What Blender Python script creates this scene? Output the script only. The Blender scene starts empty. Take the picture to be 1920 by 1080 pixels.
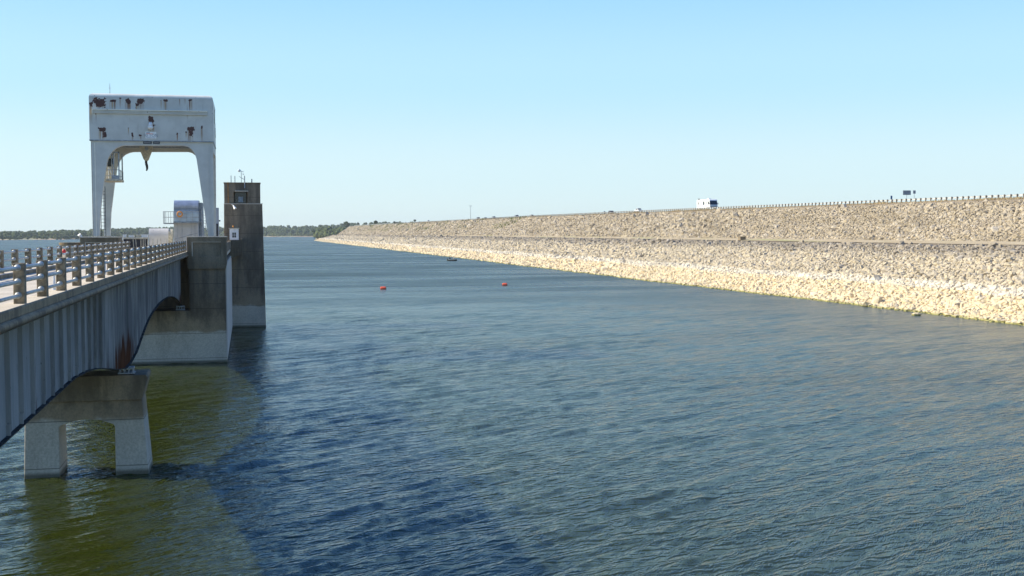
import bpy, bmesh, math, random
import numpy as np
from mathutils import Vector, Matrix
random.seed(7); RNG = np.random.default_rng(11)
S = bpy.context.scene; COL = S.collection
R = math.radians

# ------------------------------------------------------------------ camera
F = 2200.0                                   # focal length in photo pixels (1920 wide)
CAM = Vector((0, 0, 12.6))
YAW, PITCH, ROLL = R(12.75), math.atan(105.3/2200), R(-.15)
fw = Vector((math.sin(YAW)*math.cos(PITCH), math.cos(YAW)*math.cos(PITCH), -math.sin(PITCH)))
r0 = Vector((math.cos(YAW), -math.sin(YAW), 0)); u0 = r0.cross(fw)
rr = r0*math.cos(ROLL)+u0*math.sin(ROLL); uu = u0*math.cos(ROLL)-r0*math.sin(ROLL)
cd = bpy.data.cameras.new('camera'); cam = bpy.data.objects.new('camera', cd); COL.objects.link(cam)
cd.sensor_width = 36; cd.lens = 36*F/1920; cd.clip_start = .1; cd.clip_end = 30000
m = Matrix((rr, uu, -fw)).transposed().to_4x4(); m.translation = CAM; cam.matrix_world = m
S.camera = cam
def ray(px, py): return (fw + rr*((px-960)/F) + uu*((540-py)/F))
def onY(px, py, Y): d = ray(px, py); t = Y/d.y; return CAM+d*t
def onZ(px, py, z): d = ray(px, py); t = (z-CAM.z)/d.z; return CAM+d*t
def onX(px, py, X): d = ray(px, py); t = X/d.x; return CAM+d*t

# ------------------------------------------------------------------ light
sun_dir = Vector((-1, .27, .67)).normalized()
sd = bpy.data.lights.new('sun', 'SUN'); sd.energy = 5.0; sd.angle = R(.53); sd.color = (1, .92, .75)
so = bpy.data.objects.new('sun', sd); COL.objects.link(so)
so.rotation_mode = 'QUATERNION'; so.rotation_quaternion = sun_dir.to_track_quat('Z', 'Y')
W = bpy.data.worlds.new('World'); S.world = W; W.use_nodes = True
wn = W.node_tree; bg = wn.nodes['Background']
sk = wn.nodes.new('ShaderNodeTexSky'); sk.sky_type = 'NISHITA'; sk.sun_disc = False
sk.sun_elevation = math.asin(sun_dir.z); sk.sun_rotation = math.atan2(sun_dir.x, sun_dir.y) % (2*math.pi)
sk.altitude = 200; sk.air_density = 1.0; sk.dust_density = .6; sk.ozone_density = 1.4
# clear hot-day sky: the physical sky blended with a measured pale cyan to blue gradient by elevation
tc = wn.nodes.new('ShaderNodeTexCoord'); sp = wn.nodes.new('ShaderNodeSeparateXYZ'); wn.links.new(tc.outputs['Generated'], sp.inputs[0])
cr = wn.nodes.new('ShaderNodeValToRGB'); wn.links.new(sp.outputs[2], cr.inputs[0]); cr.color_ramp.interpolation = 'EASE'
SK = [(0., (.71, .89, .94)), (.05, (.65, .87, .96)), (.13, (.48, .80, 1.)), (.22, (.34, .69, 1.)), (.31, (.09, .34, .88)), (.52, (.04, .20, .72)), (1., (.045, .18, .60))]
while len(cr.color_ramp.elements) < len(SK): cr.color_ramp.elements.new(.5)
for e_, (p_, c_) in zip(cr.color_ramp.elements, SK): e_.position = p_; e_.color = (*c_, 1)
sc_ = wn.nodes.new('ShaderNodeMix'); sc_.data_type = 'RGBA'; sc_.blend_type = 'MULTIPLY'; sc_.inputs[0].default_value = 1
wn.links.new(cr.outputs[0], sc_.inputs[6]); sc_.inputs[7].default_value = (5.4, 5.4, 5.4, 1)
mx = wn.nodes.new('ShaderNodeMix'); mx.data_type = 'RGBA'; mx.inputs[0].default_value = .85
wn.links.new(sk.outputs[0], mx.inputs[6]); wn.links.new(sc_.outputs[2], mx.inputs[7])
wn.links.new(mx.outputs[2], bg.inputs[0]); bg.inputs[1].default_value = .13
S.view_settings.view_transform = 'Standard'; S.view_settings.look = 'None'
S.view_settings.exposure = .58; S.view_settings.gamma = 1
S.cycles.max_bounces = 6

# ------------------------------------------------------------------ node helpers
class NT:
    def __init__(s, name):
        s.m = bpy.data.materials.new(name); s.m.use_nodes = True; s.t = s.m.node_tree
        s.b = s.t.nodes['Principled BSDF']; s.out = s.t.nodes['Material Output']
        s._geo = None
    def n(s, typ, **kw):
        x = s.t.nodes.new(typ)
        for k, v in kw.items(): setattr(x, k, v)
        return x
    def l(s, a, b): s.t.links.new(a, b)
    def pos(s):
        if not s._geo: s._geo = s.n('ShaderNodeNewGeometry')
        return s._geo.outputs['Position']
    def obj(s): return s.n('ShaderNodeTexCoord').outputs['Object']
    def xyz(s, v=None):
        x = s.n('ShaderNodeSeparateXYZ'); s.l(v or s.pos(), x.inputs[0]); return x.outputs
    def math(s, op, a, b=None, c=None, clamp=False):
        x = s.n('ShaderNodeMath', operation=op, use_clamp=clamp)
        for i, v in enumerate((a, b, c)):
            if v is None: continue
            if isinstance(v, (int, float)): x.inputs[i].default_value = v
            else: s.l(v, x.inputs[i])
        return x.outputs[0]
    def map(s, v, scale=(1, 1, 1), rot=(0, 0, 0), loc=(0, 0, 0)):
        x = s.n('ShaderNodeMapping'); s.l(v, x.inputs[0])
        x.inputs[1].default_value = loc; x.inputs[2].default_value = rot; x.inputs[3].default_value = scale
        return x.outputs[0]
    def noise(s, v, scale=1, detail=4, rough=.55, dist=0):
        x = s.n('ShaderNodeTexNoise'); s.l(v, x.inputs['Vector'])
        x.inputs['Scale'].default_value = scale; x.inputs['Detail'].default_value = detail
        x.inputs['Roughness'].default_value = rough; x.inputs['Distortion'].default_value = dist
        return x.outputs[0]
    def ss(s, v, a, b, lo=0., hi=1.):
        x = s.n('ShaderNodeMapRange', interpolation_type='SMOOTHSTEP'); s.l(v, x.inputs[0])
        x.inputs[1].default_value = a; x.inputs[2].default_value = b
        x.inputs[3].default_value = lo; x.inputs[4].default_value = hi
        return x.outputs[0]
    def mix(s, f, a, b, mode='MIX'):
        x = s.n('ShaderNodeMix', data_type='RGBA', blend_type=mode)
        if isinstance(f, (int, float)): x.inputs[0].default_value = f
        else: s.l(f, x.inputs[0])
        for i, v in ((6, a), (7, b)):
            if isinstance(v, (tuple, list)): x.inputs[i].default_value = (*v, 1)
            else: s.l(v, x.inputs[i])
        return x.outputs[2]
    def bump(s, h, dist=1., strength=1.):
        x = s.n('ShaderNodeBump'); x.inputs['Strength'].default_value = strength
        x.inputs['Distance'].default_value = dist; s.l(h, x.inputs['Height'])
        s.l(x.outputs[0], s.b.inputs['Normal'])
    def col(s, c):
        if isinstance(c, (tuple, list)): s.b.inputs['Base Color'].default_value = (*c, 1)
        else: s.l(c, s.b.inputs['Base Color'])
    def set(s, rough=.6, metal=0., spec=.5):
        s.b.inputs['Roughness'].default_value = rough; s.b.inputs['Metallic'].default_value = metal
        s.b.inputs['Specular IOR Level'].default_value = spec; return s.m
def simple(name, c, rough=.6, metal=0., var=.25, scale=3., spec=.5):
    t = NT(name); n = t.noise(t.pos(), scale, 5)
    d = tuple(x*(1-var) for x in c); e = tuple(min(1, x*(1+var*.5)) for x in c)
    t.col(t.mix(t.ss(n, .3, .7), d, e)); return t.set(rough, metal, spec)

# ------------------------------------------------------------------ materials
def water_mat():
    """wave slopes by finite differences of a height field, so that far facets keep their tilt"""
    t = NT('lake water'); p = t.pos()
    gp = bpy.data.node_groups.new('wave height', 'ShaderNodeTree')
    gp.interface.new_socket('P', in_out='INPUT', socket_type='NodeSocketVector'); gp.interface.new_socket('H', in_out='OUTPUT', socket_type='NodeSocketFloat')
    k = NT.__new__(NT); k.t = gp; k._geo = None
    gi, go = gp.nodes.new('NodeGroupInput'), gp.nodes.new('NodeGroupOutput'); P = gi.outputs[0]
    def train(ang, lx, ly, seed, det=2, dist=.35):
        q = k.map(P, rot=(0, 0, R(-ang)), loc=(seed, seed*.7, 0)); q = k.map(q, scale=(1/lx, 1/ly, .01))
        return k.noise(q, 1, det, .5, dist)
    h = None
    for ang, lx, ly, seed, amp, det in ((38, 2.6, .50, 3, .12, 1), (18, 1.5, .28, 9, .10, 1), (48, .6, .15, 17, .05, 2), (14, 14., 2.6, 31, .30, 2)):
        v = k.math('MULTIPLY', train(ang, lx, ly, seed, det), amp); h = v if h is None else k.math('ADD', h, v)
    gp.links.new(h, go.inputs[0])
    def H(off):
        v = t.n('ShaderNodeVectorMath', operation='ADD'); t.l(p, v.inputs[0]); v.inputs[1].default_value = off
        g = t.n('ShaderNodeGroup'); g.node_tree = gp; t.l(v.outputs[0], g.inputs[0]); return g.outputs[0]
    e_ = .03; h0 = H((0, 0, 0)); patch = t.ss(t.noise(t.map(p, scale=(1/70., 1/16., .01)), 1, 3), .35, .7, .62, 1.12)
    sx = t.math('MULTIPLY', t.math('MULTIPLY', t.math('SUBTRACT', h0, H((e_, 0, 0))), 1/e_), patch)
    sy = t.math('MULTIPLY', t.math('MULTIPLY', t.math('SUBTRACT', h0, H((0, e_, 0))), 1/e_), patch)
    c = t.n('ShaderNodeCombineXYZ'); t.l(sx, c.inputs[0]); t.l(sy, c.inputs[1]); c.inputs[2].default_value = 1
    nm = t.n('ShaderNodeVectorMath', operation='NORMALIZE'); t.l(c.outputs[0], nm.inputs[0]); t.l(nm.outputs[0], t.b.inputs['Normal'])
    t.col(t.mix(t.noise(p, .02, 2), (.021, .029, .004), (.031, .039, .006)))
    t.b.inputs['IOR'].default_value = 1.333
    t.b.subsurface_method = 'BURLEY'; t.b.inputs['Subsurface Weight'].default_value = 1
    t.b.inputs['Subsurface Radius'].default_value = (1.0, 1.1, .6); t.b.inputs['Subsurface Scale'].default_value = .4
    dist = t.n('ShaderNodeVectorMath', operation='LENGTH'); t.l(p, dist.inputs[0])   # unresolved ripples far out
    rg = t.ss(dist.outputs['Value'], 60, 360, .13, .30)
    cat = t.noise(t.map(p, scale=(1/95., 1/24., .01), rot=(0, 0, R(-9))), 1, 5, .62)          # cat's paws: gusts roughen streaks of the lake
    far_ = t.ss(dist.outputs['Value'], 90, 330)
    rg = t.math('ADD', rg, t.math('MULTIPLY', t.ss(cat, .36, .64, -.06, .07), far_)); t.l(rg, t.b.inputs['Roughness'])
    return t.m
def concrete(name, light=(.60, .535, .42), dark=(.24, .185, .12), brown=(.38, .285, .175), line=2.9, topz=4.2, joints=True):
    t = NT(name); p = t.pos(); z = t.xyz(p)[2]
    wob = t.math('MULTIPLY', t.math('SUBTRACT', t.noise(t.map(p, scale=(.5, .5, .3)), 1, 4), .5), 1.4)
    zz = t.math('ADD', z, wob)
    c = t.mix(t.ss(zz, line-.15, line+.15), light, brown)
    c = t.mix(t.ss(zz, topz-.6, topz+.9), c, dark)
    streak = t.noise(t.map(p, scale=(1.1, 1.1, .13)), 1, 6, .6)
    up = t.ss(z, line, line+2)
    c = t.mix(t.math('MULTIPLY', t.ss(streak, .47, .62), t.math('MULTIPLY', up, .75)), c, tuple(x*.5 for x in dark))
    c = t.mix(t.math('MULTIPLY', t.ss(streak, .50, .36), t.math('MULTIPLY', up, .45)), c, brown)
    blot = t.noise(t.map(p, scale=(.30, .30, .16)), 1, 7, .7); c = t.mix(t.math('MULTIPLY', t.ss(blot, .42, .62, 0, .8), t.ss(z, line-.5, line+1.5, .25, 1)), c, tuple(x*.42 for x in dark))
    fine = t.noise(p, 9, 6, .7); c = t.mix(t.ss(fine, .3, .7, .35, 0), c, (.07, .065, .055))
    if joints:   # horizontal pour lines
        fr = t.math('FRACT', t.math('MULTIPLY', t.math('ADD', z, .72), 1/2.4))
        ln = t.math('LESS_THAN', t.math('ABSOLUTE', t.math('SUBTRACT', fr, .5)), .011)
        c = t.mix(t.math('MULTIPLY', ln, .6), c, (.05, .04, .03))
    # algae / damp band just above the water
    c = t.mix(t.ss(z, .38, .12, 0, .8), c, (.06, .055, .03))
    t.bump(fine, .02, .6); t.col(c); return t.set(.85, 0, .3)
def deck_mat():
    t = NT('road concrete'); p = t.pos()
    c = t.mix(t.ss(t.noise(p, .8, 6, .65), .3, .7), (.52, .45, .35), (.66, .58, .46))
    c = t.mix(t.ss(t.noise(p, 14, 4), .45, .7, 0, .35), c, (.2, .17, .13)); t.col(c); return t.set(.85, 0, .3)
def curb_mat():
    t = NT('weathered curb concrete'); p = t.pos(); z = t.xyz(p)[2]
    st = t.noise(t.map(p, scale=(3, 1.4, .6)), 1, 6, .7)
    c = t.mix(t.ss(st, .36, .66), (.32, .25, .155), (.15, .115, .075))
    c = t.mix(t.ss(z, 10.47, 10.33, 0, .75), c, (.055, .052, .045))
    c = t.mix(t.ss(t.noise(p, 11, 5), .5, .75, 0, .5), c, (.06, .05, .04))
    t.bump(t.noise(p, 20, 4), .01, .6); t.col(c); return t.set(.85, 0, .3)
def girder_mat():
    t = NT('weathered girder paint'); p = t.pos(); x, y, z = t.xyz(p)
    st = t.noise(t.map(p, scale=(1, .9, .16)), 1, 8, .75)
    c = t.mix(t.ss(st, .32, .68), (.125, .122, .112), (.33, .325, .30))
    c = t.mix(t.ss(t.noise(t.map(p, scale=(1, .25, .18)), 1, 4), .42, .68, 0, .6), c, (.10, .10, .10))
    c = t.mix(t.ss(t.math('ADD', y, t.math('MULTIPLY', t.noise(p, .3, 3), 14)), 62, 44, 0, .45), c, (.34, .36, .36))
    sp = t.noise(t.map(p, scale=(4, 9, 3.2)), 1, 3); c = t.mix(t.ss(sp, .70, .74, 0, .85), c, (.06, .03, .018))
    # rust where water drips at the two bearings
    for yc, w, z0 in ((62.5, 10., 7.2), (116.5, 6., 6.8)):
        near = t.math('SUBTRACT', 1., t.math('DIVIDE', t.math('ABSOLUTE', t.math('SUBTRACT', y, yc)), w))
        low = t.ss(z, z0+1.0, z0-1.2)
        n = t.noise(t.map(p, scale=(1, 2.6, .22)), 1, 6, .7)
        msk = t.ss(t.math('ADD', t.math('MULTIPLY', t.math('MULTIPLY', t.math('MAXIMUM', near, 0.), low), .40), n), .62, .78)
        c = t.mix(msk, c, (.075, .028, .014))
        m2 = t.ss(t.math('ADD', t.math('MULTIPLY', t.math('MULTIPLY', t.math('MAXIMUM', near, 0.), low), .40), n), .74, .98)
        c = t.mix(m2, c, (.11, .048, .026))
    t.bump(t.noise(p, 6, 3), .01, .5); t.col(c); return t.set(.9, 0, .0)
def crane_mat(name='crane paint', attr=False, base=(.56, .55, .495)):
    t = NT(name); p = t.pos()
    c = t.mix(t.ss(t.noise(p, .7, 5, .6), .3, .7), tuple(x*.9 for x in base), tuple(x*1.08 for x in base))
    st = t.noise(t.map(p, scale=(3.5, 3.5, .25)), 1, 5, .7)
    c = t.mix(t.ss(st, .60, .78, 0, .55), c, (.24, .17, .10))
    c = t.mix(t.ss(t.noise(p, 5, 2), .735, .75), c, (.07, .03, .02))
    if attr:
        a = t.n('ShaderNodeAttribute', attribute_name='rust'); s2 = t.n('ShaderNodeAttribute', attribute_name='streak')
        c = t.mix(s2.outputs['Fac'], c, t.mix(t.ss(t.noise(t.map(p, scale=(7, 7, .4)), 1, 3), .4, .6), (.42, .30, .16), (.20, .075, .03)))
        c = t.mix(t.ss(a.outputs['Fac'], .4, .6), c, t.mix(t.noise(p, 6, 3), (.045, .015, .012), (.10, .032, .02)))
    t.col(c); return t.set(.5, 0, .4)
def slope_mat(name, rocks):
    """stone colour runs in bands by height (old waterlines), berm and crest grass by height"""
    t = NT(name); p = t.pos(); x, y, z = t.xyz(p)
    nb = t.math('MULTIPLY', t.math('SUBTRACT', t.noise(t.map(p, scale=(.12, .03, .3)), 1, 4), .5), 1.6)
    zz = t.math('ADD', z, nb)
    c = t.mix(t.ss(zz, 3.0, 3.3), (.72, .59, .375), (.72, .64, .49))
    c = t.mix(t.ss(zz, 3.9, 4.3), c, (.56, .475, .33))
    c = t.mix(t.ss(zz, 7.4, 9.6), c, (.31, .265, .20))
    g = t.noise(t.map(p, scale=(.10, .04, .1)), 1, 5, .65)
    up = t.mix(t.ss(g, .35, .65), (.50, .42, .295), (.40, .33, .22))
    c = t.mix(t.ss(z, 9.9, 10.4), c, up)
    if rocks:
        a = t.n('ShaderNodeAttribute', attribute_name='tint').outputs['Fac']
        c = t.mix(t.math('MULTIPLY', t.ss(a, 0, 1, .0, .32), t.ss(z, 3, 5, .35, 1)), c, (.22, .18, .14))
        c = t.mix(t.ss(a, .75, 1, 0, .35), c, (.72, .66, .56))
    else:
        c = t.mix(t.ss(z, 2.5, 5, .12, .55), c, (.17, .13, .09))
    far = t.ss(y, 600, 1100)                      # thin weeds grow through the far end of the upper slope
    wd = t.math('MULTIPLY', t.math('MULTIPLY', far, t.ss(z, 12, 17)), t.ss(t.noise(t.map(p, scale=(.2, .05, .2)), 1, 5, .7), .5, .68, 0, .7))
    c = t.mix(wd, c, (.20, .21, .075))
    c = t.mix(t.ss(t.math('ADD', z, t.math('MULTIPLY', t.noise(p, .8, 3), .35)), 0.48, .25), c, (.36, .33, .12))
    t.bump(t.noise(p, 2.2, 5, .7), .25, .8); t.col(c); return t.set(.9, 0, .2)
def strip_mat():
    t = NT('dry grass strip'); p = t.pos()
    c = t.mix(t.ss(t.noise(t.map(p, scale=(.5, .12, .5)), 1, 5, .7), .35, .65), (.42, .335, .21), (.48, .40, .27))
    c = t.mix(t.ss(t.noise(t.map(p, scale=(.3, .03, .3)), 1, 4), .52, .66, 0, .55), c, (.33, .34, .14))
    t.bump(t.noise(p, 3, 5, .7), .15, 1); t.col(c); return t.set(.95, 0, .1)
def wood_mat(name, base=(.06, .085, .035), hi=(.15, .175, .06)):
    t = NT(name); p = t.pos()
    a = t.n('ShaderNodeAttribute', attribute_name='tint').outputs['Fac']
    c = t.mix(a, base, hi); c = t.mix(t.ss(t.noise(p, .35, 5, .7), .4, .65, 0, .6), c, tuple(x*.5 for x in base))
    t.col(c); return t.set(.95, 0, .1)
def shore_mat():
    t = NT('far shore ground'); p = t.pos(); z = t.xyz(p)[2]
    n = t.noise(t.map(p, scale=(.01, .01, .01)), 1, 4)
    c = t.mix(t.ss(n, .4, .6), (.50, .38, .26), (.42, .40, .24))
    c = t.mix(t.ss(z, 1.3, 2.6), c, (.07, .09, .035)); t.col(c); return t.set(.95, 0, .1)

M = dict(
 water=water_mat(), concrete=concrete('weathered concrete'),
 darkconc=concrete('tower concrete', dark=(.27, .21, .14), brown=(.36, .275, .175)),
 cap=concrete('cap concrete', dark=(.27, .205, .125), joints=False),
 deck=deck_mat(), curb=curb_mat(), post=simple('post concrete', (.25, .195, .125), .85, 0, .5, 6),
 pipe=simple('galvanised pipe', (.50, .50, .47), .55, .35, .2, 4), girder=girder_mat(),
 flange=simple('dark girder steel', (.075, .072, .066), .95, 0, .5, 3, 0),
 crane=crane_mat(), cranef=crane_mat('crane front paint', True), crane_sunlit=crane_mat('sunlit crane paint', base=(.80, .77, .66)),
 steel=simple('grey steel', (.30, .33, .36), .5, .2, .3, 4), hood=simple('hood sheet metal', (.42, .47, .54), .33, .55, .2, 1.5),
 beige=simple('beige paint', (.55, .50, .38), .7, 0, .3, 5), hoistwall=crane_mat('hoist wall paint', base=(.42, .43, .44)),
 dark=simple('dark steel', (.03, .03, .035), .6, .2, .4, 5), black=simple('black rubber', (.015, .015, .016), .8, 0, .3, 5),
 white=simple('white paint', (.80, .80, .78), .45, 0, .12, 3), glass=simple('dark glass', (.02, .03, .035), .08, 0, .2, 3),
 slope=slope_mat('dam slope', False), rock=slope_mat('riprap stone', True), strip=strip_mat(),
 asphalt=simple('asphalt', (.055, .055, .055), .9, 0, .3, 1), woods=wood_mat('far foliage'),
 grass=wood_mat('dry grass blades', (.42, .31, .16), (.62, .50, .30)), bark=simple('bark', (.10, .075, .05), .9, 0, .4, 3),
 shore=shore_mat(), rail=simple('guardrail zinc', (.62, .62, .58), .45, .25, .2, 1.5), wood=simple('old timber', (.15, .125, .10), .9, 0, .4, 3),
 red=simple('red plastic', (.88, .13, .05), .4, 0, .15, 3), redlens=simple('red lens', (.7, .02, .02), .25, 0, .1, 3),
 orange=simple('orange ring', (.75, .30, .04), .5, 0, .2, 5), skin=simple('skin', (.45, .25, .17), .6, 0, .1, 5),
 shirt=simple('white shirt', (.82, .82, .80), .9, 0, .1, 5), jeans=simple('dark trousers', (.03, .035, .05), .9, 0, .2, 5),
 navy=simple('dark maroon car paint', (.06, .03, .05), .3, 0, .1, 3), silver=simple('silver car paint', (.50, .52, .54), .3, .4, .1, 3),
 blue=simple('blue sign paint', (.05, .12, .25), .5, 0, .1, 3), signback=simple('sign back', (.36, .35, .36), .6, .2, .12, 3),
 grey=simple('grey text paint', (.30, .33, .36), .6, 0, .05, 3), black_sign=simple('dark plate', (.025, .035, .055), .4, 0, .1, 3),
)

# ------------------------------------------------------------------ mesh builder
class MB:
    def __init__(s): s.v = []; s.f = []
    def add(s, v, f):
        k = len(s.v); s.v += [tuple(a) for a in v]; s.f += [tuple(i+k for i in q) for q in f]; return s
    def box(s, x0, x1, y0, y1, z0, z1):
        return s.add([(x, y, z) for z in (z0, z1) for x, y in ((x0, y0), (x1, y0), (x1, y1), (x0, y1))],
                     [(3, 2, 1, 0), (4, 5, 6, 7), (0, 1, 5, 4), (1, 2, 6, 5), (2, 3, 7, 6), (3, 0, 4, 7)])
    def prism(s, poly, axis, a, b):
        """poly: 2D points; axis 'x': (y,z) extruded in x; 'y': (x,z); 'z': (x,y)"""
        def P(p, t): return {'x': (t, p[0], p[1]), 'y': (p[0], t, p[1]), 'z': (p[0], p[1], t)}[axis]
        n = len(poly); v = [P(p, a) for p in poly]+[P(p, b) for p in poly]
        f = [tuple(range(n)), tuple(range(2*n-1, n-1, -1))]+[(i, i+n, (i+1) % n+n, (i+1) % n) for i in range(n)]
        return s.add(v, f)
    def frustum(s, b0, b1, z0, z1):
        """b = (x0,x1,y0,y1) at z0 and z1"""
        v = [(x, y, z) for b, z in ((b0, z0), (b1, z1)) for x, y in ((b[0], b[2]), (b[1], b[2]), (b[1], b[3]), (b[0], b[3]))]
        return s.add(v, [(3, 2, 1, 0), (4, 5, 6, 7), (0, 1, 5, 4), (1, 2, 6, 5), (2, 3, 7, 6), (3, 0, 4, 7)])
    def tube(s, p, q, r, n=8, r2=None):
        p = Vector(p); q = Vector(q); d = (q-p).normalized(); r2 = r if r2 is None else r2
        a = d.orthogonal().normalized(); b = d.cross(a); v = []
        for c, rad in ((p, r), (q, r2)):
            v += [c+(a*math.cos(2*math.pi*i/n)+b*math.sin(2*math.pi*i/n))*rad for i in range(n)]
        return s.add(v, [tuple(range(n-1, -1, -1)), tuple(range(n, 2*n))]+[(i, (i+1) % n, (i+1) % n+n, i+n) for i in range(n)])
    def path(s, pts, r, n=6):
        for a, b in zip(pts, pts[1:]): s.tube(a, b, r, n)
        return s
    def ball(s, c, r, sx=1, sy=1, sz=1, nu=10, nv=6):
        v = [(c[0], c[1], c[2]-r*sz)]
        for j in range(1, nv):
            t = -math.pi/2+math.pi*j/nv
            v += [(c[0]+r*sx*math.cos(t)*math.cos(2*math.pi*i/nu), c[1]+r*sy*math.cos(t)*math.sin(2*math.pi*i/nu), c[2]+r*sz*math.sin(t)) for i in range(nu)]
        v.append((c[0], c[1], c[2]+r*sz)); L = len(v)-1; f = []
        for i in range(nu):
            f.append((0, 1+(i+1) % nu, 1+i)); f.append((L, L-nu+i, L-nu+(i+1) % nu))
            for j in range(nv-2):
                a = 1+j*nu; f.append((a+i, a+(i+1) % nu, a+nu+(i+1) % nu, a+nu+i))
        return s.add(v, f)
    def build(s, name, mat, parent=None, bevel=0, smooth=False, seg=2):
        me = bpy.data.meshes.new(name)
        o0 = parent_loc(parent) if parent else Vector((0, 0, 0))
        me.from_pydata([tuple(Vector(a)-o0) for a in s.v], [], s.f); me.validate()
        bm = bmesh.new(); bm.from_mesh(me); bmesh.ops.recalc_face_normals(bm, faces=bm.faces); bm.to_mesh(me); bm.free()
        me.materials.append(mat); o = bpy.data.objects.new(name, me); COL.objects.link(o)
        if smooth: me.polygons.foreach_set('use_smooth', [True]*len(me.polygons))
        if parent: o.parent = parent
        if bevel:
            b = o.modifiers.new('bevel', 'BEVEL'); b.width = bevel; b.segments = seg; b.limit_method = 'ANGLE'; b.angle_limit = R(40)
        return o
def parent_loc(p):
    v = Vector((0, 0, 0))
    while p: v += p.location; p = p.parent
    return v
def tag(o, label=None, cat=None, group=None, kind=None):
    for k, v in (('label', label), ('category', cat), ('group', group), ('kind', kind)):
        if v: o[k] = v
    return o
def thing(name, loc, label, cat, group=None, rz=0):
    o = bpy.data.objects.new(name, None); COL.objects.link(o); o.location = loc; o.rotation_euler.z = rz
    o.empty_display_size = .3; return tag(o, label, cat, group)
def dup(o, parent=None):
    c = o.copy(); COL.objects.link(c)
    if parent: c.parent = parent
    for ch in [x for x in COL.objects if x.parent == o]: dup(ch, c)
    return c
def npmesh(name, V, Fc, mat, attrs=None, parent=None, smooth=False):
    me = bpy.data.meshes.new(name); k = Fc.shape[1]
    me.vertices.add(len(V)); me.vertices.foreach_set('co', np.ascontiguousarray(V, np.float32).ravel())
    me.loops.add(Fc.size); me.loops.foreach_set('vertex_index', np.ascontiguousarray(Fc, np.int32).ravel())
    me.polygons.add(len(Fc)); me.polygons.foreach_set('loop_start', np.arange(0, Fc.size, k, dtype=np.int32))
    for a, d in (attrs or {}).items():
        at = me.attributes.new(a, 'FLOAT', 'POINT'); at.data.foreach_set('value', np.ascontiguousarray(d, np.float32))
    me.update(calc_edges=True); me.validate()
    me.polygons.foreach_set('use_smooth', np.full(len(me.polygons), smooth))
    me.materials.append(mat); o = bpy.data.objects.new(name, me); COL.objects.link(o)
    if parent: o.parent = parent
    return o
def vnoise(x, y, seed=0):
    """smooth value noise 0..1 on arrays"""
    def h(i, j): 
        n = np.sin(i*127.1+j*311.7+seed*74.7)*43758.5453; return n-np.floor(n)
    i, j = np.floor(x), np.floor(y); f, g = x-i, y-j; f = f*f*(3-2*f); g = g*g*(3-2*g)
    return (h(i, j)*(1-f)+h(i+1, j)*f)*(1-g)+(h(i, j+1)*(1-f)+h(i+1, j+1)*f)*g
def fbm(x, y, seed=0, o=4): return sum(vnoise(x*2**k, y*2**k, seed+k)*.5**k for k in range(o))/sum(.5**k for k in range(o))

# ------------------------------------------------------------------ setting: water, lake bed
# one sheet: a fan of cells that are fine near the bridge and coarse far out, with real wind waves in it
def make_water():
    th = np.radians(np.concatenate([np.arange(-78, -20, .35), np.arange(-20, 44, .125), np.arange(44, 100.1, .35)]))
    r = [2.]
    while r[-1] < 6200: r.append(r[-1]+(max(.13, .0030*r[-1]) if r[-1] < 520 else .06*r[-1]) if r[-1] > 18 else r[-1]+2)
    r = np.array(r); rng = np.random.default_rng(4)
    X = (r[:, None]*np.sin(th)[None]).astype(np.float32); Y = (r[:, None]*np.cos(th)[None]).astype(np.float32)
    dr = np.gradient(r)[:, None]; Z = np.zeros_like(X)
    wx = X+1.6*(fbm(X/17., Y/17., 50, 2)-.5); wy = Y+1.6*(fbm(X/15., Y/15., 60, 2)-.5)
    for k in range(46):
        L = .40*(2.5/.40)**((k/45.)**1.2); d = R(-49)+rng.normal(0, .14+.16*(L < .7)); q = 2*math.pi/L
        sl = .049*(1.0 if L > .55 else .85)*(1 if L < 1.3 else .6)
        ph = q*(wx*math.cos(d)+wy*math.sin(d))+rng.uniform(0, 6.28)
        env = .55+.9*vnoise(X/(7+L*5)+k*3.1, Y/(7+L*5)-k*1.7, k)
        sn_ = np.sin(ph); Z += (sl/q*env*np.clip(1.5-dr*2.4/L, 0, 1))*(sn_+.22*sn_*sn_)
    gust = .85+.32*fbm(X/55.+Y/160., Y/26., 90, 3); Z *= gust
    Z -= Z.mean()
    n, m_ = X.shape; idx = np.arange(n*m_).reshape(n, m_)
    Fc = np.stack([idx[:-1, :-1], idx[:-1, 1:], idx[1:, 1:], idx[1:, :-1]][::-1], -1).reshape(-1, 4)
    keep = (np.abs(X) < 3550) & (Y > -480) & (Y < 5250)
    kf = keep.ravel()[Fc].all(1)
    return npmesh('water', np.stack([X, Y, Z], -1).reshape(-1, 3), Fc[kf], M['water'], None, None, True)
make_water()['kind'] = 'structure'

# ------------------------------------------------------------------ the dam embankment
def crest_z(Y): return np.interp(Y, [0, 200, 370, 650, 1200, 1800, 2400], [19.2, 19.35, 20.1, 21.05, 21.6, 22., 22.])
def berm_z(Y): return np.interp(Y, [0, 700, 1800, 2400], [9.95, 9.95, 7.6, 7.6])
def bend(Y): return np.where(Y > 1790, ((Y-1790)/100.)**2*16, 0.)
def prof(Y):
    """cross section (x, z) columns of the embankment for arrays Y"""
    zc, zb, b = crest_z(Y), berm_z(Y), bend(Y)
    wl = 101.6+(fbm(Y/60., Y*0+3, 5)-.5)*3.2
    X = [wl-12+b, wl+b]; Z = [Y*0-4., Y*0]
    for t in (.33, .66, 1.): X.append(wl+(130.3-wl)*t+b); Z.append(zb*t)
    X += [134.9+b, 156.2+b, 158.2+b, 171+b, 173+b, 230+b]; Z += [zb+.5, zc-.25, zc, zc, zc-.3, Y*0+2.]
    return X, Z
ys = np.concatenate([np.arange(40, 900, 3.), np.arange(900, 2400, 8.)])
X, Z = prof(ys); nC = len(X)
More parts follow.
